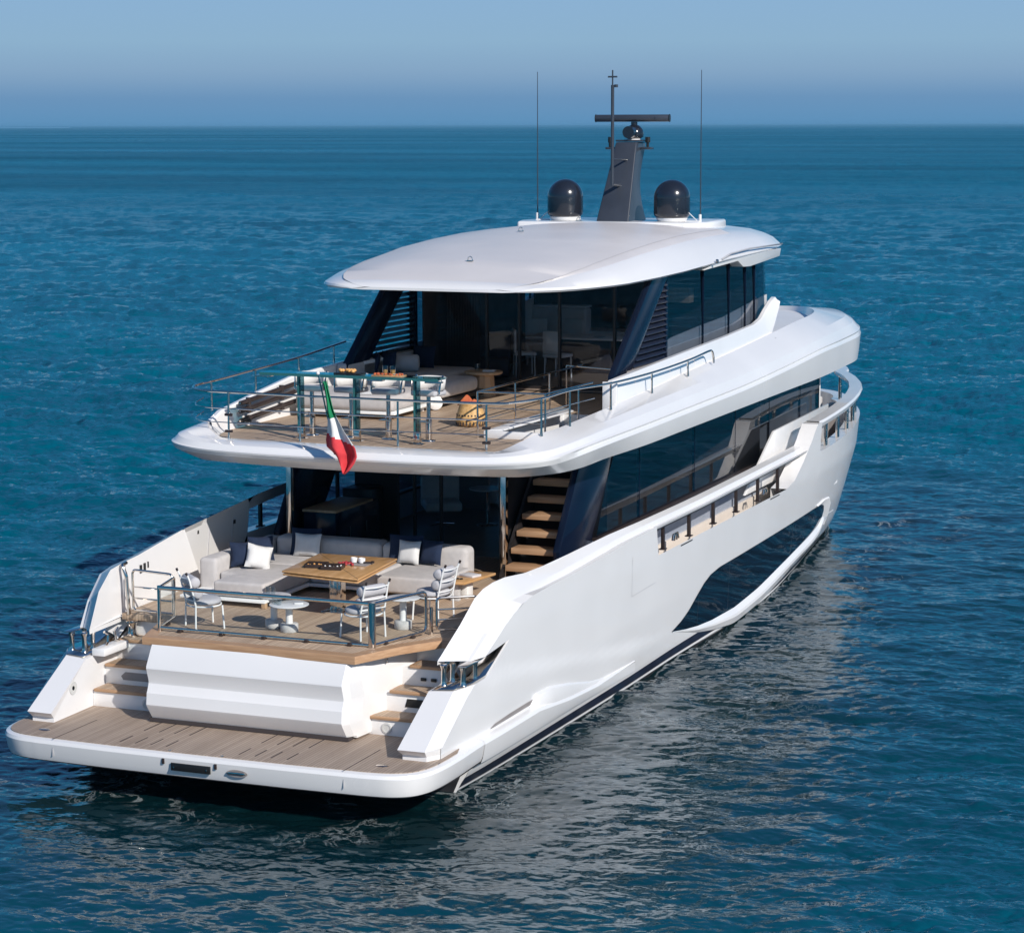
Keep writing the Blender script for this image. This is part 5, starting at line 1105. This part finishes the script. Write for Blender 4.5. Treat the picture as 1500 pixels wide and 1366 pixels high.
def daybeds():
    S = empty('lounge_sofa', (-1.7, 9.6, UDK), 0, 'pale chaise sofa nearest the bar stools on the upper deck', 'sofa')
    rbox(-1.0, .95, -1.0, .75, .16, .43, 'seat_cushion', M['fabric'], S, .09)
    MB().bb(-.98, .98, -.97, .72, .10, .155).build('plinth', M['chair_white'], S, bevel=.01)
    for x, y in ((-.85, -.85), (.8, -.85), (.8, .6), (-.85, .6)): MB().tube([(x, y, 0), (x, y, .11)], .05, 16).build('leg', M['chair_white'], S)
    b = MB(); b.lathe([(.10, -.02), (.135, 0), (.135, .04), (.10, .06)], (0, 0, 0), 28); o = b.build('end_disc', M['ceramic'], S); o.location = (1.02, .75, .15); o.rotation_euler = (R(90), 0, R(20))
    S2 = empty('corner_daybed', (-1.9, 12.0, UDK), 0, 'pale corner sofa against the port coaming by the glass doors', 'sofa')
    rbox(-.75, 1.25, -1.35, .35, .18, .45, 'seat_cushion', M['fabric'], S2, .09)
    rbox(-.8, .55, .37, 1.95, .18, .45, 'seat_cushion', M['fabric'], S2, .09)
    rbox(-.95, -.68, -1.4, 1.95, .18, .78, 'backrest', M['fabric'], S2, .08)
    MB().bb(-.9, 1.2, -1.3, 1.9, .06, .155).build('plinth', M['dark'], S2, bevel=.01)
    b = MB(); b.bb(.45, .55, -.5, .5, .46, .47)
    o = MB().bb(-.3, .3, -.17, .17, 0, .05).build('towel', M['pillow_white'], None, bevel=.02, seg=3); o.location = (-1.25, 8.95, UDK+.43); o.rotation_euler = (0, 0, R(8)); tag(o, 'folded white towel on the chaise sofa near the bar stools', 'towel')
    g = 'cushions on the upper deck corner sofa'
    b = MB(); b.tube([(-.34, 0, 0), (-.33, 0, 0), (-.29, 0, 0), (.29, 0, 0), (.33, 0, 0), (.34, 0, 0)], [.06, .14, .17, .17, .14, .06], 24); o = b.build('bolster_cushion', M['fabric_cool'], None, ang=60); o.location = (-2.36, 12.55, UDK+.62); o.rotation_euler = (0, 0, R(18)); tag(o, 'thick grey bolster between navy cushions by the port louvres', 'cushion', g)
    pillow((-2.66, 11.95, UDK+.66), (R(-14), 0, R(-60)), 'pillow_navy', 'navy cushion aft of the grey bolster, touching the slanted fin', group=g)
    pillow((-2.50, 12.2, UDK+.66), (R(-10), 0, R(-20)), 'pillow_navy', 'navy cushion right against the aft end of the grey bolster', (.40, .44, .17), group=g)
    pillow((-2.30, 13.45, UDK+.66), (R(-12), 0, R(-5)), 'pillow_navy', 'navy cushion at the forward end of the corner sofa beside the curtain', (.52, .46, .17), group=g)
daybeds()
T = empty('drum_table', (-.80, 12.95, UDK), 0, 'round light oak drum table between the corner sofa and the glass doors', 'side table')
MB().lathe([(.25, 0), (.22, .2), (.20, .42)], (0, 0, 0), 12).build('drum', M['oak'], T, ang=20); MB().lathe([(.34, .42), (.37, .44), (.37, .47), (.36, .48)], (0, 0, 0), 40).build('tabletop', M['oak'], T, ang=30)
tumbler((-.93, 12.95, UDK+.482), 'empty glass on the oak drum table', 'glass on the drum table', False, .14, .05)
o = MB().bb(-.12, .12, -.08, .08, 0, .03).build('book', M['book'], None, bevel=.004); o.location = (-.66, 12.9, UDK+.482); o.rotation_euler = (0, 0, .2); tag(o, 'small pale book lying on the oak drum table', 'book')

def basket():
    B = empty('woven_basket', (.80, 8.52, UDK), 0, 'round woven cane basket with dark slots standing on the upper deck', 'basket')
    prof = [(.18, 0), (.235, .02), (.262, .08), (.262, .14), (.235, .24), (.205, .34), (.20, .40), (.205, .42), (.19, .42), (.185, .33), (.20, .2)]
    MB().lathe(prof, (0, 0, 0), 48).build('basket_body', M['wicker'], B, ang=60)
    b = MB()
    for row, z, rr, hgt in ((0, .06, .262, .07), (1, .19, .250, .05)):
        for k in range(26):
            a = 2*math.pi*(k+.5*row)/26; b.box((math.cos(a)*(rr-.006), math.sin(a)*(rr-.006), z), (.012, .024, hgt), a, 0, R(0))
    b.build('weave_slot', M['shadowgap'], B)
    pts = [(math.cos(a)*.268, math.sin(a)*.268, .10+.14*(a+1.6)/1.9) for a in np.linspace(-1.45, .1, 14)]
    MB().tube(pts, .016, 6).build('carry_strap', M['bracket'], B)
    o = empty('rust_blanket', (.79, 8.52, UDK+.36), 0, 'rust orange cloth poking out of the woven basket', 'blanket')
    for dx, dy, h, r, w_ in ((-.06, 0, .20, .2, .17), (.09, -.03, .13, -.3, .13), (.0, .08, .10, .9, .15)):
        MB().raw([(dx-w_, dy-w_*.5, 0), (dx+w_, dy-w_*.5, 0), (dx+w_*.8, dy+w_*.6, 0), (dx-w_*.8, dy+w_*.6, 0), (dx-.01, dy, h), (dx+.03, dy+.02, h*.9)], [(0, 1, 5, 4), (1, 2, 5), (2, 3, 4, 5), (3, 0, 4), (0, 3, 2, 1)]).build('fold', M['orange'], o, bevel=.02, seg=3, ang=60)
basket()
# interior dining set on the upper deck
def dchair(x, y, rz, label):
    C_ = empty('dining_chair', (x, y, UDK+.05), rz, label, 'chair', 'dining chairs behind the upper deck glass')
    for a in (-.2, .2):
        for c in (-.2, .2): MB().tube([(a, c, 0), (a*.95, c*.95, .44)], .016, 8).build('leg', M['chair_white'], C_)
    MB().bb(-.23, .23, -.23, .23, .43, .50).build('seat', M['int_white'], C_, bevel=.02); MB().bb(-.22, .22, -.24, -.19, .5, .98).build('backrest', M['int_white'], C_, bevel=.02)
dchair(-1.28, 16.3, R(-60), 'cream dining chair nearest the sliding glass on the upper deck'); dchair(-.45, 16.1, R(-15), 'cream dining chair tucked under the table, right of the nearest one')
dchair(-1.9, 18.6, R(200), 'cream dining chair on the far side of the table, port end'); dchair(-1.2, 18.8, R(175), 'cream dining chair on the far side of the table, middle')
T = empty('dining_table', (-.3, 17.4, UDK+.05), 0, 'pale dining table laid with plates behind the upper deck glass', 'table')
MB().bb(-1.2, 1.3, -.5, .5, .72, .76).build('tabletop', M['int_white'], T, bevel=.01); MB().bb(-.5, .6, -.2, .2, 0, .72).build('pedestal', M['int_dark'], T, bevel=.02)
for x, y, lb in ((-.9, 17.2, 'white plate at the port end of the indoor dining table'), (.1, 17.1, 'white plate in the middle of the indoor dining table'), (.7, 17.5, 'white plate at the starboard end of the indoor dining table')):
    o = MB().lathe([(.06, 0), (.13, .015), (.13, .02)], (0, 0, 0), 24).build('plate', M['ceramic'], None); o.location = (x, y, UDK+.812); tag(o, lb, 'plate', 'plates on the indoor dining table')
T = empty('lounge_armchair', (-1.75, 15.6, UDK+.05), R(20), 'dark armchair behind the curtain on the upper deck', 'armchair')
MB().bb(-.4, .4, -.4, .4, .05, .42).build('seat', M['int_dark'], T, bevel=.05); MB().bb(-.4, .4, .25, .45, .05, .85).build('backrest', M['int_dark'], T, bevel=.05)
T = empty('white_console', (-2.2, 20.0, UDK+.05), 0, 'cream console with curved top at the far port side of the upper lounge', 'console')
MB().bb(-.3, 1.0, -.2, .2, 0, 1.15).build('console_body', M['int_white'], T, bevel=.06, seg=3)
MB().bb(-.3, 1.0, -.21, .21, 1.15, 1.2).build('console_top', M['ceramic'], T, bevel=.02, seg=3)

# ------------------------------------------------------------------ bow lounge
S = empty('bow_sofa', (0, 27.6, 2.02), 0, 'pale curved bow sofa under the forward overhang', 'sofa')
rbox(-1.9, 1.9, -.5, .6, .1, .45, 'seat_cushion', M['fabric'], S, .06); rbox(-2.0, 2.0, .5, .8, .1, .95, 'backrest', M['fabric'], S, .06)
rbox(1.5, 2.3, -1.6, -.5, .1, .45, 'seat_cushion', M['fabric'], S, .06); rbox(2.3, 2.5, -1.6, .4, .1, .85, 'backrest', M['grey_wall'], S, .04)
pillow((1.2, 27.95, 2.72), (R(-12), 0, 0), 'pillow_navy', 'large navy cushion on the bow sofa', (.8, .55, .2), 'cushions on the bow sofa')
T = empty('bow_table', (1.2, 25.6, 2.02), 0, 'small oak table with glasses on the bow terrace', 'table')
MB().bb(-.5, .5, -.35, .35, .62, .66).build('tabletop', M['oak'], T, bevel=.01); MB().bb(-.08, .08, -.08, .08, 0, .62).build('leg', M['chrome'], T)
for x in (.95, 1.2, 1.45): tumbler((x, 25.5, 2.682), {.95: 'port glass on the bow terrace table', 1.2: 'middle glass on the bow terrace table', 1.45: 'starboard glass on the bow terrace table'}[x], 'glasses on the bow terrace table', False, .16, .05)

# ------------------------------------------------------------------ sea
def fft_tile(n, size, lam_peak, rms, wdir, seed, lam_min=.0, spread=2., slope=4.0):
    rng = np.random.default_rng(seed); k1 = 2*np.pi*np.fft.fftfreq(n, size/n); kx, ky = np.meshgrid(k1, k1, indexing='ij'); k = np.hypot(kx, ky); k[0, 0] = 1
    kp = 2*np.pi/lam_peak; th = np.arctan2(ky, kx)-wdir
    P = np.exp(-1.25*(kp/k)**2)/k**slope*(.12+np.abs(np.cos(th))**(2*spread))
    P[0, 0] = 0; P[k < 2*np.pi/(size*.6)] *= .3
    a = np.sqrt(P)*np.exp(2j*np.pi*rng.random((n, n))); h = np.fft.ifft2(a).real; s = rms/h.std(); h *= s
    dx = np.fft.ifft2(a*s*(-1j)*kx/k).real; dy = np.fft.ifft2(a*s*(-1j)*ky/k).real
    return h, dx, dy
def sample(t, size, X, Y_, rot):
    c, s = math.cos(rot), math.sin(rot); u = (X*c-Y_*s)/size; v = (X*s+Y_*c)/size; n = t[0].shape[0]
    u = (u % 1)*n; v = (v % 1)*n; i = np.floor(u).astype(int); j = np.floor(v).astype(int); fu = u-i; fv = v-j; i0 = i % n; j0 = j % n; i1 = (i+1) % n; j1 = (j+1) % n
    return [a[i0, j0]*(1-fu)*(1-fv)+a[i1, j0]*fu*(1-fv)+a[i0, j1]*(1-fu)*fv+a[i1, j1]*fu*fv for a in t]
def sea():
    f = 2370.; h = CAM.z+.24; view = .3835
    ypix = np.concatenate([np.linspace(.9, 20, 60), np.linspace(20, 880, 1080)[1:]])
    D = f*h/ypix; D = np.concatenate([[45000, 32000], D[D < 26000], [22, 17, 12, 6, 1.5]])
    ang = np.concatenate([np.linspace(-180, -60, 30)[:-1], np.linspace(-60, -17.5, 60)[:-1], np.linspace(-17.5, 17.5, 1000), np.linspace(17.5, 60, 60)[1:], np.linspace(60, 180, 30)[1:]])
    A = np.radians(ang)-view
    DD, AA = np.meshgrid(D, A, indexing='ij'); X = CAM.x+DD*np.sin(AA); Yy = CAM.y+DD*np.cos(AA)
    wd = math.radians(72)
    t1 = fft_tile(512, 57., 5.2, .080, math.radians(118), 3, slope=3.6, spread=1.5); t2 = fft_tile(512, 17.3, 1.5, .026, math.radians(80), 5, slope=3.5, spread=1.); t3 = fft_tile(256, 240., 24., .09, math.radians(88), 9)
    s1 = sample(t1, 57., X, Yy, .35); s2 = sample(t2, 17.3, X, Yy, -.4); s3 = sample(t3, 240., X, Yy, .1)
    # resolution fade + calmer lee close to the hull
    step = np.maximum(DD**2/(f*h)*.9, .01); f2 = np.clip(2.4-step/.5, 0, 1); f1 = np.clip(1.3-DD/3000, 0, 1); f3 = np.clip(1.4-DD/5000, 0, 1)
    wide = (np.abs(np.degrees(AA+view)) > 60); f2[wide] = 0; f1[wide] = 0
    dh = np.hypot(np.maximum(np.abs(X)-3.4, 0), np.maximum(np.maximum(-Yy, Yy-31), 0)); calm = .24+.76*np.clip((dh-4)/14, 0, 1)
    Z = s1[0]*f1*calm+s2[0]*f2*(.15+.85*calm)+s3[0]*f3*calm
    ch = .9; fc = np.clip(1.6-step/3.0, 0, 1); X2 = X+ch*(s1[1]*fc*calm+s2[1]*f2); Y2 = Yy+ch*(s1[2]*fc*calm+s2[2]*f2)
    Z *= np.clip(1.5-DD/6000, 0, 1); Z -= .24
    nr, nc = X.shape; co = np.empty((nr*nc, 3), np.float32); co[:, 0] = X2.ravel(); co[:, 1] = Y2.ravel(); co[:, 2] = Z.ravel()
    me = bpy.data.meshes.new('sea'); me.vertices.add(nr*nc); me.vertices.foreach_set('co', co.ravel())
    i, j = np.meshgrid(np.arange(nr-1), np.arange(nc-1), indexing='ij'); a = (i*nc+j).ravel(); q = np.stack([a+nc, a+nc+1, a+1, a], 1).astype(np.int32)
    nf = len(q); me.loops.add(nf*4); me.loops.foreach_set('vertex_index', q.ravel()); me.polygons.add(nf); me.polygons.foreach_set('loop_start', np.arange(0, nf*4, 4, dtype=np.int32)); me.polygons.foreach_set('use_smooth', np.ones(nf, bool)); me.update(calc_edges=True)
    m = mat('sea_water', (.0, .045, .07), .04, 0, 0, IOR=1.55); b = m.node_tree.nodes['Principled BSDF']
    geo = N(m, 'ShaderNodeNewGeometry'); sp = N(m, 'ShaderNodeSeparateXYZ'); L(m, geo.outputs['Position'], sp.inputs[0])
    # distance from the yacht side for aerated green water
    def mth(op, a=None, c=None, d=None):
        n = N(m, 'ShaderNodeMath', operation=op)
        for k, v in enumerate((a, c, d)):
            if v is None: continue
            if isinstance(v, (int, float)): n.inputs[k].default_value = v
            else: L(m, v, n.inputs[k])
        return n.outputs[0]
    nz = N(m, 'ShaderNodeTexNoise'); nz.inputs['Scale'].default_value = .35; nz.inputs['Detail'].default_value = 5; L(m, geo.outputs['Position'], nz.inputs['Vector'])
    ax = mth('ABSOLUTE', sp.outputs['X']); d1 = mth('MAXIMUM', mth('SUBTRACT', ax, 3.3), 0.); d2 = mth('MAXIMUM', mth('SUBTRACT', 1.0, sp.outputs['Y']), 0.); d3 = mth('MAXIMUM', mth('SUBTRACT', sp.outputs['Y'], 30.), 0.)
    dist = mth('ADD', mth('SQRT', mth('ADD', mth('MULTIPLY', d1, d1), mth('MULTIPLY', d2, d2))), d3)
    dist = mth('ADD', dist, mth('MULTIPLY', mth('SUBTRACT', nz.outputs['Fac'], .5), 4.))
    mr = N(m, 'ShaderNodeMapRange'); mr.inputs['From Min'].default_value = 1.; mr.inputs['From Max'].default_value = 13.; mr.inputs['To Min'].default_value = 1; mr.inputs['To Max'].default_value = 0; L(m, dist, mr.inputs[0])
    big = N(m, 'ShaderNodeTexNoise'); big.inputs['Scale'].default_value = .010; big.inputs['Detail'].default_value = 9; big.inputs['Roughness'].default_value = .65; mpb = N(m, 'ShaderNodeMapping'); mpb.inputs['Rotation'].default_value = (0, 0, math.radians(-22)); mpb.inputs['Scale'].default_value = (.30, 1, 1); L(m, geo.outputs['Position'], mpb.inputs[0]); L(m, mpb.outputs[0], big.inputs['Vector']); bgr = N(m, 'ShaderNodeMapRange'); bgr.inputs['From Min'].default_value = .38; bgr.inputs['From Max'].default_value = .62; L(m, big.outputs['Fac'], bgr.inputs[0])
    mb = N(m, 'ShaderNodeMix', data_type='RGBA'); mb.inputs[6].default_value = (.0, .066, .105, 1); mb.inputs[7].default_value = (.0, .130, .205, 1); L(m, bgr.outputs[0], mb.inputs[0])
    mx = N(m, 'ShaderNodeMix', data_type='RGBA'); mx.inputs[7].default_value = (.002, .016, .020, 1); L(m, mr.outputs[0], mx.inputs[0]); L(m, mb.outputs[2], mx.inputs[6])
    # foam streaks close to the stern and along the starboard quarter
    fn = N(m, 'ShaderNodeTexNoise'); fn.inputs['Scale'].default_value = 1.1; fn.inputs['Detail'].default_value = 9; fn.inputs['Roughness'].default_value = .62; fn.inputs['Distortion'].default_value = 1.6; L(m, geo.outputs['Position'], fn.inputs['Vector'])
    ridge = mth('ABSOLUTE', mth('SUBTRACT', fn.outputs['Fac'], .5)); rl = N(m, 'ShaderNodeMapRange'); rl.inputs['From Min'].default_value = .0; rl.inputs['From Max'].default_value = .028; rl.inputs['To Min'].default_value = 1; rl.inputs['To Max'].default_value = 0; L(m, ridge, rl.inputs[0])
    nm = N(m, 'ShaderNodeMapRange'); nm.inputs['From Min'].default_value = .2; nm.inputs['From Max'].default_value = 3.2; nm.inputs['To Min'].default_value = .55; nm.inputs['To Max'].default_value = 0; L(m, dist, nm.inputs[0])
    n5 = N(m, 'ShaderNodeTexNoise'); n5.inputs['Scale'].default_value = .6; n5.inputs['Detail'].default_value = 2; L(m, geo.outputs['Position'], n5.inputs['Vector'])
    n5m = N(m, 'ShaderNodeMapRange'); n5m.inputs['From Min'].default_value = .5; n5m.inputs['From Max'].default_value = .62; L(m, n5.outputs['Fac'], n5m.inputs[0])
    foam = mth('MULTIPLY', mth('MULTIPLY', rl.outputs[0], nm.outputs[0]), n5m.outputs[0])
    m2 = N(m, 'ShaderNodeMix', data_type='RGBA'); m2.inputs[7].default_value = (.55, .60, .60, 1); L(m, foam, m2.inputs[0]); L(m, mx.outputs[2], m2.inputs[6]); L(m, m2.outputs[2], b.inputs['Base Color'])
    cdn = N(m, 'ShaderNodeVectorMath', operation='DISTANCE'); L(m, geo.outputs['Position'], cdn.inputs[0]); cdn.inputs[1].default_value = tuple(CAM); rdm = N(m, 'ShaderNodeMapRange'); rdm.inputs['From Min'].default_value = 30; rdm.inputs['From Max'].default_value = 450; rdm.inputs['To Min'].default_value = .05; rdm.inputs['To Max'].default_value = .36; L(m, cdn.outputs['Value'], rdm.inputs[0]); pt = N(m, 'ShaderNodeTexNoise'); pt.inputs['Scale'].default_value = .0022; pt.inputs['Detail'].default_value = 10; pt.inputs['Roughness'].default_value = .72; L(m, mpb.outputs[0], pt.inputs['Vector'])
    fm = N(m, 'ShaderNodeMapRange'); fm.inputs['From Min'].default_value = 60; fm.inputs['From Max'].default_value = 500; fm.inputs['To Max'].default_value = .9; L(m, cdn.outputs['Value'], fm.inputs[0])
    rvar = mth('MULTIPLY', mth('SUBTRACT', pt.outputs['Fac'], .5), fm.outputs[0])
    rg = mth('MULTIPLY_ADD', foam, .4, mth('MAXIMUM', mth('ADD', rdm.outputs[0], rvar), .05)); L(m, rg, b.inputs['Roughness'])
    # ripples
    mp = N(m, 'ShaderNodeMapping'); mp.inputs['Rotation'].default_value = (0, 0, math.radians(-18)); mp.inputs['Scale'].default_value = (.55, 1, 1); L(m, geo.outputs['Position'], mp.inputs[0])
    r1 = N(m, 'ShaderNodeTexNoise'); r1.inputs['Scale'].default_value = 4.5; r1.inputs['Detail'].default_value = 4; r1.inputs['Distortion'].default_value = .5; L(m, mp.outputs[0], r1.inputs['Vector'])
    r2 = N(m, 'ShaderNodeTexNoise'); r2.inputs['Scale'].default_value = .9; r2.inputs['Detail'].default_value = 6; L(m, mp.outputs[0], r2.inputs['Vector'])
    bp = N(m, 'ShaderNodeBump'); bp.inputs['Strength'].default_value = 1; bp.inputs['Distance'].default_value = .03; L(m, r1.outputs['Fac'], bp.inputs['Height'])
    bp2 = N(m, 'ShaderNodeBump'); bp2.inputs['Strength'].default_value = 1; bp2.inputs['Distance'].default_value = .10; L(m, r2.outputs['Fac'], bp2.inputs['Height']); L(m, bp.outputs[0], bp2.inputs['Normal'])
    r3 = N(m, 'ShaderNodeTexNoise'); r3.inputs['Scale'].default_value = .09; r3.inputs['Detail'].default_value = 7; r3.inputs['Roughness'].default_value = .62; L(m, mp.outputs[0], r3.inputs['Vector'])
    bp3 = N(m, 'ShaderNodeBump'); bp3.inputs['Strength'].default_value = 1; bp3.inputs['Distance'].default_value = 1.35; L(m, r3.outputs['Fac'], bp3.inputs['Height']); L(m, bp2.outputs[0], bp3.inputs['Normal'])
    stn = mth('SUBTRACT', 1.0, mth('MULTIPLY', mr.outputs[0], .72)); L(m, stn, bp.inputs['Strength']); L(m, stn, bp2.inputs['Strength']); L(m, stn, bp3.inputs['Strength'])
    L(m, mth('MULTIPLY_ADD', mr.outputs[0], .27, 1.34), b.inputs['IOR'])
    tmx = N(m, 'ShaderNodeMix', data_type='RGBA'); tmx.inputs[6].default_value = (.42, .92, 1, 1); tmx.inputs[7].default_value = (1, 1, 1, 1); L(m, mr.outputs[0], tmx.inputs[0]); L(m, tmx.outputs[2], b.inputs['Specular Tint'])
    L(m, bp3.outputs[0], b.inputs['Normal'])
    me.materials.append(m); o = bpy.data.objects.new('sea', me); col.objects.link(o); o['kind'] = 'structure'
sea()

# ------------------------------------------------------------------ sea haze
def haze():
    m = bpy.data.materials.new('sea_haze'); m.use_nodes = True; t = m.node_tree; t.nodes.clear(); o = t.nodes.new('ShaderNodeOutputMaterial'); v = t.nodes.new('ShaderNodeVolumePrincipled')
    v.inputs['Color'].default_value = (.22, .56, .80, 1); v.inputs['Density'].default_value = 8e-5; v.inputs['Anisotropy'].default_value = .1; t.links.new(v.outputs[0], o.inputs['Volume'])
    h = MB().bb(-52000, 52000, -52000, 52000, -2.0, 13.0).build('haze', m, None, smooth=False); h['kind'] = 'stuff'
haze()
